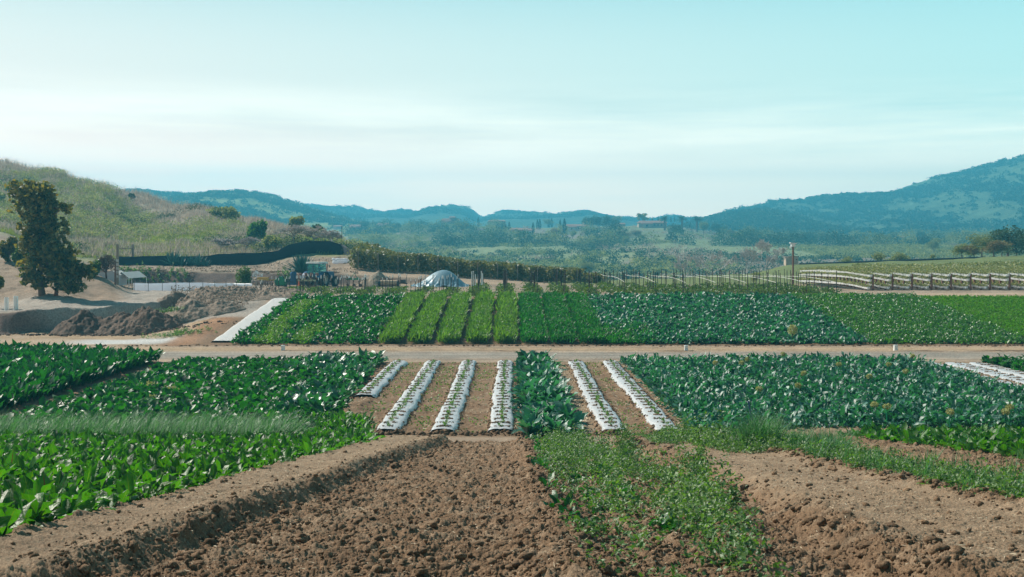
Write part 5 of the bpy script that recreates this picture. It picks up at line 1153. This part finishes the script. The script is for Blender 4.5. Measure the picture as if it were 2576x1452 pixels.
tag(leafobj('strawberry_foliage', [quadcloud(np.stack([Xp, Yp, ground(Xp, Yp) + 1.35 + rs.normal(0, .09, n)], -1), .15, rs)], M_straws, smooth=False), 'mass of strawberry leaves at the far end of the raised rows', 'strawberry plants', None, 'stuff')
pts = [on(px, 163) for px in np.linspace(2010, 2480, 30)]
pts = [((px - 1288) / 3000 * 163, 163, zz(665 - (px - 2010) * .037, 163)) for px in np.linspace(2010, 2480, 30)]
tag(MB().tube([(a, b, c) for a, b, c in pts], .12, 4).build('rail_line', M_dark), 'dark railway line curving over the grassy rise', 'railway')
for i, (px, py, w_, h_) in enumerate(((1990, 655, 30, 12),)):
    x, y, z = on(px, 240); z = zz(658, 240); s = 240 / 3000
    e = empty('tan_shed', (x, y, z)); tag(e, 'long low tan shed beyond the grassy rise', 'shed')
    MB().box((0, 0, 6 * s - .4), (31 * s, 2, 12 * s + .8)).build('wall', M_tan, e); MB().box((0, 0, 12.6 * s), (33 * s, 2.4, .1)).build('roof', M_wood, e); MB().box((11 * s, -1.02, 5 * s), (3 * s, .05, 3 * s)).build('window', M_dark, e)

# ------------------------------------------------------------------ brushy hill cover
def ribbons(X, Y, nb, Lr, w_, rs, z=None):
    n = len(X) * nb; Xp = np.repeat(X, nb) + rs.normal(0, .25, n); Yp = np.repeat(Y, nb) + rs.normal(0, .25, n)
    z = ground(Xp, Yp)
    return leaves(np.stack([Xp, Yp, z], -1), rs.uniform(0, 6.28, n), rs.uniform(.7, 1.5, n), rs.uniform(*Lr, n), w_, rs.uniform(0, 1, n), .1, 0, 3, 2, 0, 'blade', rs)
rs = RS(100)
def hillpts(n, y0, y1, u0=-.52, u1=-.12, keep=None):
    Y = y0 + (y1 - y0) * rs.rand(n); U = rs.uniform(u0, u1, n); X = U * Y
    m = (U * 3000 + 1288 < 905) & ((Y > 142) | (Y > 136))
    if keep is not None: m &= keep(X, Y)
    return X[m], Y[m]
gm = lambda X, Y: fbm(X * .045, Y * .035, 61, 4)
X, Y = hillpts(9000, 137, 236, keep=lambda X, Y: (gm(X, Y) < .56) | (Y > 175))
tag(leafobj('dry_brush', [ribbons(X, Y, 13, (.4, 1.1), .05, rs)], M_dry, smooth=False), 'dry mauve grey brush covering the hillside', 'dry brush', None, 'stuff')
X, Y = hillpts(9000, 136, 200, keep=lambda X, Y: (gm(X, Y) > .5) | (Y < 166))
tag(leafobj('hill_grass', [ribbons(X, Y, 12, (.2, .55), .05, rs)], M_grass, smooth=False), 'yellow green grass on the lower hillside', 'grass', None, 'stuff')
def bushes(name, label, X, Y, r0, r1, per, leaf, mat, cat='shrubs', flat=.65, zf=None):
    n = len(X); r = rs.uniform(r0, r1, n); q = inball(n * per, rs, .5); q[:, 2] = np.abs(q[:, 2]) * flat * 1.3
    P = np.repeat(np.stack([X, Y, ground(X, Y) if zf is None else zf], -1), per, 0) + q * np.repeat(r, per)[:, None] * (1 + .4 * rs.rand(n * per, 1))
    tone = np.clip(np.repeat(rs.rand(n), per) * .7 + .3 * rs.rand(n * per), 0, 1)
    V, Fc, A = quadcloud(P, rs.uniform(.7, 1.3, len(P)) * leaf, rs); A = A.copy(); A[:, 2] = np.repeat(tone, 4)
    return tag(leafobj(name, [(V, Fc, A)], mat, smooth=False), label, cat, None, 'stuff')
X, Y = hillpts(2200, 148, 232, keep=lambda X, Y: fbm(X * .06, Y * .05, 131, 3) > .53)
bushes('hillside_shrubs', 'low olive shrubs clumped over the hillside', X, Y, .6, 1.6, 110, .13, M_shrub)
X, Y = hillpts(1700, 140, 225, keep=lambda X, Y: fbm(X * .08, Y * .07, 133, 3) > .54)
bushes('dark_hillside_shrubs', 'darker green shrubs dotting the hillside', X, Y, .6, 1.4, 110, .13, M_shrubdk)
Y = rs.uniform(212, 236, 700); X = Y * rs.uniform(-.48, -.27, 700)
tag(leafobj('crest_stalks', [ribbons(X, Y, 8, (.8, 2.2), .035, rs)], M_dry, smooth=False), 'tall dry stalks sticking up along the hill crest', 'dry stalks', None, 'stuff')
# named bushes on the near hill
for i, (px, Yb, w_, h_, mt, lb, nn_, lf) in enumerate((
    (560, 190, 90, 36, M_shrub, 'dark spreading bush on the crest of the brushy hill', 1800, .28), (645, 160, 50, 50, M_weed, 'tall green leafy bush above the shade cloth fence', 2600, .24),
    (330, 222, 16, 16, M_shrubdk, 'small lone bush on the hill skyline', 300, .3), (690, 145, 70, 42, M_shrub, 'olive bush beside the fallen trunk near the shade cloth', 2200, .2),
    (745, 190, 46, 30, M_shrub, 'bush on the low shoulder of the hill', 900, .28), (800, 185, 40, 28, M_shrubdk, 'dark bush near the end of the hill shoulder', 800, .26), (30, 190, 40, 34, M_shrubdk, 'dark hillside bush behind the tall dark tree', 900, .28), (0, 175, 40, 30, M_shrub, 'grey green bush high at the picture edge', 900, .28))):
    bush('hill_bush', px, Yb, w_, h_, mt, lb, 'bush', nn_, lf, 30 + i, 5, 7)
for i, (px, Yb, w_, h_, lb) in enumerate(((740, 148, 90, 52, 'greyish leafless thicket behind the shade cloth bend'), (790, 150, 80, 52, 'leafless grey bush at the middle of the raised cloth'), (835, 152, 60, 50, 'leafless grey bush near the tall dark pole'), (620, 150, 70, 34, 'low bare grey bush behind the long straight cloth'), (560, 150, 70, 30, 'low bare bush above the agave cluster'))):
    twigtree('bare_bush', px, Yb, w_, h_, M_twig, lb, 'bare bush', 40 + i, 5, .14, .8, kids=4, group='leafless grey bushes behind the shade cloth')
bpy.context.view_layer.update()

# ------------------------------------------------------------------ hills
def hill(name, pts, Y0, D, base_py, Yb, c1, c2, seed, amp, label, sc_=1.0, nx=420, ny=90):
    pts = np.array(pts, float); px = np.linspace(pts[0, 0], pts[-1, 0], nx); rid = np.interp(px, pts[:, 0], pts[:, 1])
    k = np.ones(9) / 9; rp = np.concatenate([np.full(4, rid[0]), rid, np.full(4, rid[-1])]); rid = np.convolve(rp, k, 'valid')
    tq = np.linspace(0, 1.5, ny); PX, TT = np.meshgrid(px, tq); RR = np.broadcast_to(rid, PX.shape)
    YY = Yb + (Y0 - Yb) * np.minimum(TT, 1) + np.clip(TT - 1, 0, 1) * D
    XX = (PX - 1288) / 3000 * (Y0 * .65 + YY * .35)
    zr = zz(RR, Y0); zb = zz(base_py, Yb)
    sh = np.where(TT <= 1, TT ** .8 * (1.35 - .35 * TT ** 2), 1 - (TT - 1) ** 1.3 * 1.3)
    # spur and gully relief, fading at the ridge line
    g = np.abs(fbm(XX * .006 * sc_, YY * .0022 * sc_, seed, 4) - .5) * 2
    Z = zb + (zr - zb) * sh - amp * g * np.sin(np.pi * np.clip(TT, 0, 1)) * 1.0 + (fbm(XX * .03, YY * .03, seed + 3, 4) - .5) * amp * .16
    Z = np.where(TT == 0, zb - 25, Z)
    v = fbm(XX * .02 * sc_, YY * .012 * sc_, seed + 7, 5); m = sstep(.47, .56, v)
    c = lerp(np.broadcast_to(np.array(c1), PX.shape + (3,)), np.array(c2), m); c = np.concatenate([c, np.ones(c.shape[:2] + (1,))], -1)
    V = np.stack([XX, YY, Z], -1); idx = np.arange(nx * ny).reshape(ny, nx); Fc = np.stack([idx[:-1, :-1], idx[:-1, 1:], idx[1:, 1:], idx[1:, :-1]], -1).reshape(-1, 4)
    o = mesh_np(name, V, Fc, M_hill, attrs={'col': ('FLOAT_COLOR', c)}, smooth=True); tag(o, label, None, None, 'structure')
    return XX, YY, Z, v
SCR = (.08, .13, .075); GRN = (.34, .40, .15); MID = (.12, .175, .09)
h1 = hill('hills', [(150, 560), (300, 500), (350, 484), (440, 490), (520, 492), (560, 488), (620, 485), (690, 492), (760, 515), (860, 545), (950, 565), (1030, 578), (1100, 600)], 1200, 500, 600, 760, MID, GRN, 21, 22, 'green scrub dotted hill behind the brushy slope')
h2 = hill('hills', [(560, 560), (700, 530), (780, 517), (820, 522), (900, 521), (960, 535), (1010, 530), (1060, 535), (1100, 520), (1140, 515), (1185, 522), (1212, 547), (1260, 534), (1350, 535), (1400, 541), (1460, 532), (1500, 545), (1560, 552), (1640, 554), (1680, 541), (1720, 550), (1800, 560), (1900, 575)], 1850, 400, 585, 1250, SCR, MID, 23, 38, 'row of distant blue hills with a rounded peak', .6, 600)
h3 = hill('hills', [(1640, 600), (1740, 562), (1790, 547), (1850, 535), (1890, 527), (1930, 527), (1975, 536), (2040, 560), (2120, 585), (2200, 600)], 1150, 300, 604, 850, SCR, MID, 25, 16, 'low dark ridge in front of the tall blue hill')
h4 = hill('hills', [(1700, 585), (1780, 550), (1860, 522), (1930, 510), (2010, 508), (2050, 500), (2160, 496), (2230, 490), (2280, 470), (2330, 455), (2400, 440), (2450, 425), (2520, 405), (2576, 392), (2800, 340), (3100, 350)], 1500, 500, 600, 900, SCR, MID, 27, 45, 'tall scrub covered blue hill sloping down toward the valley', .8, 520)
def hillshrubs(h, n, r, name, label, mat, seed, lo=0, hi=1.02):
    XX, YY, Z, v = h; rs = RS(seed); ny, nx = XX.shape; i = rs.randint(0, nx - 1, n); j = rs.randint(int(ny * lo / 1.5), int(ny * hi / 1.5), n)
    P = np.stack([XX[j, i], YY[j, i], Z[j, i]], -1); m = (v[j, i] < .52) | (rs.rand(n) < .15); P = P[m]; n = len(P)
    per = 26; q = inball(n * per, rs, .5); q[:, 2] = np.abs(q[:, 2]) * .8; rr = np.repeat(rs.uniform(.5, 1.2, n) * r, per)[:, None]
    P2 = np.repeat(P, per, 0) + q * rr
    tag(leafobj(name, [quadcloud(P2, r * .32, rs)], mat, smooth=False), label, 'scrub', None, 'stuff')
hillshrubs(h1, 7000, 3.6, 'hill_scrub', 'dark scrub dotted over the green hill', M_shrubdk, 1)
hillshrubs(h2, 7000, 4, 'hill_scrub', 'dense scrub over the distant blue hills', M_shrubdk, 2, .4)
hillshrubs(h3, 7000, 3.6, 'hill_scrub', 'scrub over the low dark ridge', M_shrubdk, 3)
hillshrubs(h4, 10000, 4.5, 'hill_scrub', 'scrub over the tall blue hill', M_shrubdk, 4)

# ------------------------------------------------------------------ valley scrub, trees and houses
rs = RS(110)
def valley(n, y0, y1, p0=880, p1=2700, keep=None):
    Y = y0 + (y1 - y0) * rs.rand(n) ** 1.3; px = rs.uniform(p0, p1, n); X = (px - 1288) / 3000 * Y
    if keep is not None: m = keep(X, Y, px); X, Y = X[m], Y[m]
    return X, Y
NK = lambda X, Y, px: ~((((px > 1285) & (px < 1345)) | ((px > 1420) & (px < 1470)) | ((px > 1570) & (px < 1700))) & (Y > 560)) & (~((px > 1250) & (px < 1870) & (Y > 560)) | (fbm(X * .03, Y * .02, 149, 2) > .6))
X, Y = valley(42000, 230, 950, keep=lambda X, Y, px: (fbm(X * .012, Y * .006, 71, 5) < .64) & NK(X, Y, px))
bushes('valley_scrub', 'grey green scrub covering the valley floor', X, Y, .6, 1.7, 24, .36, M_shrub, 'scrub')
X, Y = valley(3000, 240, 950, keep=lambda X, Y, px: (fbm(X * .015, Y * .008, 141, 4) > .54) & NK(X, Y, px))
bushes('dark_valley_scrub', 'darker bushes massed in the valley', X, Y, 1.1, 2.6, 60, .38, M_shrubdk, 'scrub')
X, Y = valley(1500, 260, 800, keep=lambda X, Y, px: fbm(X * .015, Y * .008, 143, 4) > .55)
bushes('mauve_valley_brush', 'mauve grey leafless brush in the valley', X, Y, 1.2, 3.0, 50, .35, M_dry, 'brush')
X, Y = valley(600, 540, 900, 880, 2700, keep=lambda X, Y, px: (fbm(X * .01, Y * .006, 145, 3) > .45) & NK(X, Y, px))
bushes('valley_woodland', 'pale green woodland belt across the valley', X, Y, 3, 5.5, 260, .55, M_pale, 'woodland', .9)
X, Y = valley(420, 540, 900, 880, 2700, keep=lambda X, Y, px: (fbm(X * .012, Y * .007, 147, 3) > .54) & NK(X, Y, px))
bushes('dark_woodland', 'dark tree clumps across the valley', X, Y, 3, 5.5, 260, .55, M_shrubdk, 'woodland', .95)
def vtree_proto(kind, seed):
    rs = RS(seed)
    if kind == 'cypress':
        n = 420; t_ = rs.rand(n); r = .15 * np.sin(np.pi * np.clip(t_ * .9 + .08, 0, 1)) ** .7 * (1 - t_ * .5); a = rs.uniform(0, 6.28, n)
        P = np.stack([r * np.cos(a), r * np.sin(a), .05 + t_ * .95], -1); V = quadcloud(P, .05, rs); tr = MB().tube([(0, 0, 0), (0, 0, .8)], .015, 5); mt = M_cyp
    elif kind == 'palm':
        n = 60; a = rs.uniform(0, 6.28, n); P = np.zeros((n, 3)); P[:, 2] = .72
        V = leaves(P, a, rs.uniform(-.4, 1.4, n), .36, .05, 1.2, .5, 0, 6, 3, 0, 'blade', rs); tr = MB().tube([(0, 0, 0), (0, 0, .74)], [.05, .045], 7); mt = M_shrubdk
    else:
        EL = [(rs.uniform(-.28, .28), rs.uniform(-.28, .28), rs.uniform(.42, .82), rs.uniform(.16, .28), rs.uniform(.16, .28), rs.uniform(.13, .22)) for _ in range(9 if kind != 'loose' else 12)]
        if kind == 'loose': EL = [(a * 1.2, b * 1.2, c, d * .6, e_ * .6, f * .6) for a, b, c, d, e_, f in EL]
        V = crown(EL, 2200, .034, rs, .3); tr = limbs(MB(), rs, (0, 0, 0), .6, .03, EL, 7); mt = {'dark': M_shrubdk, 'pale': M_pale, 'rust': M_rust, 'loose': M_pale, 'olive': M_shrub}[kind]
    return V, tr, mt
PR = {}
NAMES = {'cypress': 'cypress_tree', 'palm': 'palm_tree', 'dark': 'evergreen_tree', 'pale': 'pale_tree', 'rust': 'oak_tree', 'loose': 'sycamore_tree', 'olive': 'olive_tree'}
def vtree(kind, px, bpy_, hpx, label, Yd=720, wf=1.0, group=None):
    if Yd > 450:
        x, Yd, zb_ = at(px, bpy_, 430, 950)
        if Yd > 948: Yd = 900; x = (px - 1288) / 3000 * Yd; zb_ = zz(bpy_, Yd)
    else: x, _, zb_ = on(px, Yd)
    s = hpx * Yd / 3000
    if kind not in PR:
        V, tr, mt = vtree_proto(kind, 900 + len(PR)); e = empty(NAMES[kind]); leafobj('crown', [V], mt, e, kind == 'palm'); tr.build('trunk', M_bark, e); PR[kind] = e
        e.location = (x, Yd, zb_); e.scale = (s * wf, s * wf, s); o = e
    else: o = dup(PR[kind], (x, Yd, zb_), rs.uniform(0, 6), (s * wf, s * wf, s))
    return tag(o, label, NAMES[kind].replace('_', ' '), group or {'cypress': 'slender cypresses among the hill houses', 'palm': 'palms on the house ridge'}.get(kind, 'trees across the valley'))
CY = [(1203, 573, 26, 'tall thin cypress near the mansion'), (1263, 582, 20, 'cypress above the low tiled roof'), (1272, 585, 20, 'cypress left of the white gabled house roof'), (1281, 584, 26, 'cypress touching the white gabled house'), (1341, 590, 30, 'cypress against the end of the white gabled house'),
      (1352, 578, 26, 'one of a cypress pair past the white gabled house'), (1358, 578, 27, 'second of a cypress pair past the white gabled house'), (1381, 573, 23, 'cypress before the pale round tree'), (1388, 573, 24, 'cypress beside the pale round tree'),
      (1409, 580, 27, 'cypress beside the tiled villa'), (1420, 590, 40, 'tallest cypress in front of the tiled villa'), (1473, 572, 18, 'short cypress between the villas'), (1641, 566, 20, 'cypress near the ridge house terrace'), (1656, 562, 18, 'cypress beside the ridge palms'),
      (1688, 560, 14, 'small cypress between two palms'), (1697, 559, 14, 'small cypress close to the middle palm'), (1833, 580, 15, 'one of three thin cypresses at the ridge end'), (1838, 580, 16, 'middle of three thin cypresses at the ridge end'), (1843, 581, 15, 'last of three thin cypresses at the ridge end'), (1984, 600, 22, 'lone cypress in the open scrub toward the tall hill'), (938, 568, 14, 'cypress beside the far tiled house'), (1225, 580, 12, 'small cypress below the mansion')]
for px, b, h, lb in CY: vtree('cypress', px, b, h, lb, 700)
for px, b, h, lb in ((1672, 580, 38, 'palm standing nearest the ridge house'), (1716, 582, 40, 'middle palm of the ridge, with a dense head'), (1753, 584, 42, 'palm farthest from the ridge house')): vtree('palm', px, b, h, lb, 715, 1.35)
TL = [('loose', 1618, 570, 38, 1.0, 'pale airy tree breaking the skyline on the house ridge'), ('dark', 1480, 575, 30, 1.2, 'dark evergreen beside the tiled villa'), ('dark', 1500, 578, 36, 1.0, 'tall dark evergreen behind the villa'), ('dark', 1525, 580, 40, .9, 'tallest dark evergreen of the villa grove'), ('dark', 1545, 580, 30, 1.1, 'dark evergreen at the end of the villa grove'),
      ('pale', 1552, 566, 24, 1.2, 'pale tree behind the villa grove'), ('pale', 1378, 572, 22, 1.3, 'pale round tree between cypress pairs'), ('rust', 1400, 598, 24, 1.5, 'large round brownish tree below the villa'), ('dark', 1310, 602, 24, 1.3, 'dark round tree under the white gabled house'), ('dark', 1262, 594, 22, 1.4, 'dark round tree beside the white gabled house'),
      ('dark', 1388, 610, 26, 1.3, 'dark tree on the slope below the brownish tree'), ('olive', 1440, 602, 22, 1.4, 'olive tree below the villa lawn'), ('rust', 1560, 606, 26, 1.6, 'wide rusty tree on the lawn slope'), ('rust', 1600, 604, 26, 1.5, 'rusty tree beside the wide one on the lawn slope'), ('olive', 1572, 618, 24, 1.2, 'olive tree lower on the lawn slope'),
      ('dark', 1700, 596, 34, 1.4, 'big dark tree below the ridge palms'), ('pale', 1770, 590, 34, 1.0, 'pale poplar like tree right of the palms'), ('dark', 1800, 590, 30, 1.0, 'dark tree past the pale poplar like tree'), ('dark', 1815, 596, 26, 1.4, 'dark spreading tree near the end of the ridge'), ('rust', 1840, 600, 22, 1.4, 'rusty tree at the end of the ridge'), ('pale', 1866, 606, 24, 1.3, 'pale yellow tree below the ridge end'),
      ('dark', 1890, 606, 18, 1.3, 'dark tree in the scrub past the ridge'), ('loose', 1160, 592, 34, 1.1, 'pale airy tree in front of the mansion'), ('pale', 1110, 598, 22, 1.4, 'pale tree on the valley belt below the mansion'), ('pale', 1230, 600, 22, 1.5, 'pale tree under the low tiled roof'), ('dark', 980, 590, 28, 1.2, 'dark tree beside the far tiled houses'), ('dark', 915, 580, 24, 1.2, 'dark tree between the far tiled houses'), ('olive', 1340, 608, 20, 1.3, 'olive tree on the small lawn'),
      ('dark', 1000, 582, 22, 1.0, 'dark tree right of the far tiled houses'), ('pale', 2230, 610, 22, 1.4, 'pale tree in the wooded valley toward the tall hill'), ('dark', 2315, 606, 26, 1.0, 'dark tree beside the red roofed house'), ('pale', 2405, 612, 28, 1.4, 'broad pale tree near the valley houses'), ('dark', 2440, 606, 24, 1.5, 'broad dark tree near the valley houses'), ('pale', 2500, 624, 36, 1.2, 'tall pale tree at the valley side'), ('olive', 2170, 606, 22, 1.2, 'olive tree in the scrub under the tall hill'), ('pale', 2350, 640, 42, 1.0, 'slim pale tree in the wooded valley'), ('pale', 2480, 645, 48, 1.0, 'tall pale tree before the valley wood')]
for k, px, b, h, wf, lb in TL: vtree(k, px, b, h, lb, 690 + (b - 590) * -2.2, wf)
NTL = [('pale', 2470, 168, 62, 1.2, 'tall yellow green tree in the thicket beyond the last strawberry rows'), ('dark', 2535, 172, 78, 1.3, 'largest dark tree of the thicket at the picture edge'), ('rust', 2500, 166, 44, 1.9, 'low rusty thicket tree in front of the dark trees'), ('olive', 2420, 172, 40, 1.8, 'broad olive thicket tree beside the yellow green one'),
       ('olive', 2215, 176, 34, 1.5, 'olive bush left of the wide bush on the grassy rise'), ('olive', 2265, 178, 36, 1.6, 'second olive bush of the clump on the grassy rise'), ('pale', 2130, 178, 34, 1.3, 'pale bush by the railway line behind the first strawberry row'), ('pale', 2090, 250, 42, .8, 'lone pale tree behind the strawberry rows'), ('rust', 2155, 190, 32, 1.5, 'rusty leafed bushy tree behind the strawberry rows'), ('olive', 2240, 180, 28, 1.8, 'wide olive bush on the grassy rise'), ('olive', 2285, 185, 38, 1.0, 'upright olive tree on the grassy rise'), ('olive', 2345, 172, 18, 1.2, 'small conical shrub on the grassy rise'),
       ('rust', 2450, 170, 34, 1.7, 'rusty bushy tree beyond the last strawberry rows'), ('pale', 2440, 176, 46, 1.1, 'yellow green tree beyond the last strawberry rows'), ('dark', 2500, 176, 44, 1.1, 'dark tree behind the last strawberry rows'), ('dark', 2556, 190, 66, 1.2, 'big dark tree cut by the picture edge'), ('olive', 2520, 168, 40, 1.3, 'olive tree beside the big dark tree'), ('olive', 1900, 110, 34, 1.3, 'leafy green bush among the berry stakes'),
       ('pale', 1475, 330, 36, 1.6, 'pale willow like tree behind the vine rows'), ('dark', 1600, 300, 30, 1.6, 'dark rounded tree behind the stakes'), ('olive', 1650, 290, 36, 1.2, 'olive tree behind the stakes'), ('pale', 1550, 300, 24, 1.6, 'low pale tree behind the stakes'), ('dark', 1390, 330, 20, 1.5, 'dark low tree past the vine rows'), ('olive', 1700, 260, 30, 1.4, 'olive tree beside the bare trees'), ('dark', 2030, 240, 26, 1.5, 'dark tree beside the tan shed')]
for k, px, Yd, h, wf, lb in NTL: vtree(k, px, 0, h, lb, Yd, wf)
for i, (px, Yb, w_, h_, lb) in enumerate(((1725, 230, 70, 92, 'bare tree with pale branches behind the stakes'), (1790, 230, 100, 96, 'bare white limbed tree left of the dense bare tree'), (1925, 225, 110, 118, 'dense bare mauve tree near the nest box pole'), (1880, 235, 80, 100, 'bare tree behind the dense bare tree'), (1960, 235, 70, 88, 'bare tree between the dense bare tree and the shed'))):
    twigtree('bare_tree', px, Yb, w_, h_, M_twig, lb, 'bare tree', 60 + i, 6, .16, .5, kids=3, group='leafless trees behind the stakes')
# houses
def house(px, bpx, w_, h_, label, Yd, wings=1, chim=True, mat=M_wall, seed=0, gable=False):
    x, Yd, z = at(px, bpx, 480, 950)
    if Yd > 948: Yd = 850; z = zz(bpx, Yd)
    s = Yd / 3000; x = (px - 1288) * s; W, H = w_ * s, h_ * s; D = max(6, W * .5); rr = random.Random(seed)
    e = empty('tiled_house', (x, Yd, z)); tag(e, label, 'house', 'tile roofed hill houses')
    MB().box((0, 0, H * .25 - 2), (W, D, H * .75 + 4)).build('wall', mat, e)
    zr = H * .625; rf = MB()
    def gab(cx, cy, a, b, z0, h, along='x'):
        if along == 'x': v = [(-a, -b, 0), (a, -b, 0), (a, b, 0), (-a, b, 0), (-a * .8, 0, h), (a * .8, 0, h)]; f = [(0, 1, 5, 4), (2, 3, 4, 5), (1, 2, 5), (3, 0, 4), (3, 2, 1, 0)]
        else: v = [(-a, -b, 0), (a, -b, 0), (a, b, 0), (-a, b, 0), (0, -b, h), (0, b, h)]; f = [(0, 4, 5, 3), (1, 2, 5, 4), (0, 1, 4), (2, 3, 5), (3, 2, 1, 0)]
        rf.add([(p[0] + cx, p[1] + cy, p[2] + z0) for p in v], f)
    gab(0, 0, W * .54, D * .6, zr, H * .3)
    if wings: 
        MB().box((-W * .22, -D * .5, H * .2 - 2), (W * .36, D * .5, H * .6 + 4)).build('wing_wall', mat, e); gab(-W * .22, -D * .55, W * .22, D * .35, H * .5, H * .3, 'y' if gable else 'x')
    if wings > 1: MB().box((W * .1, 0, H * .8), (W * .28, D * .6, H * .45)).build('upper_wall', mat, e); gab(W * .1, 0, W * .17, D * .38, H * 1.02, H * .16)
    r_ = rf.build('roof', M_roof, e)
    if chim: MB().box((W * .3, 0, H * .9), (W * .06, W * .06, H * .5)).build('chimney', mat, e)
    for k in range(5): 
        xx = -W * .05 + k * W * .12; MB().box((xx, -D / 2 - .06, H * .3), (W * .05, .1, H * .22)).build('window', M_dark, e)
    if wings: MB().box((-W * .22, -D * .75 - .06, H * .2), (W * .07, .1, H * .25)).build('window', M_dark, e)
house(1310, 592, 56, 20, 'white gabled house with brown tiled roof below cypresses', 700, 1, True, M_wall, 1, True)
house(1133, 568, 46, 20, 'large two storey tiled mansion on the hill brow', 800, 2, True, M_tan, 2)
house(900, 580, 40, 16, 'far tiled house among trees under the green hill', 800, 1, True, M_tan, 3)
house(965, 576, 34, 16, 'far tiled house beside dark trees at the green hill foot', 810, 1, False, M_tan, 4)
house(850, 575, 22, 9, 'small pale house at the end of the brushy hill', 820, 0, False, M_wall, 9)
house(1215, 583, 40, 9, 'low long tiled roof showing above the valley trees', 720, 0, False, M_tan, 5)
house(1250, 563, 44, 10, 'low tiled house behind the mansion ridge', 860, 0, False, M_tan, 10)
house(1450, 580, 60, 17, 'tiled villa with white chimney before dark evergreens', 710, 1, True, M_wall, 6)
house(1640, 572, 70, 18, 'ridge house with terrace between the airy tree and the palms', 725, 1, True, M_tan, 7)
house(1560, 570, 24, 10, 'small tiled house beside the villa grove', 740, 0, False, M_tan, 11)
house(2262, 603, 16, 9, 'small red roofed house in the valley trees', 760, 0, False, M_wall, 8)
# haze
m = bpy.data.materials.new('haze_air'); m.use_nodes = True; t = m.node_tree; t.nodes.remove(t.nodes['Principled BSDF'])
pv = t.nodes.new('ShaderNodeVolumePrincipled'); pv.inputs['Color'].default_value = (.12, .68, 1.0, 1); pv.inputs['Density'].default_value = HD; pv.inputs['Anisotropy'].default_value = .15
t.links.new(pv.outputs[0], t.nodes['Material Output'].inputs['Volume'])
o = MB().box((0, HEND / 2 - 100, HTOP / 2 - 50), (2 * HEND, HEND + 200, HTOP + 100)).build('haze', m); tag(o, 'pale blue haze filling the valley air', None, None, 'stuff')
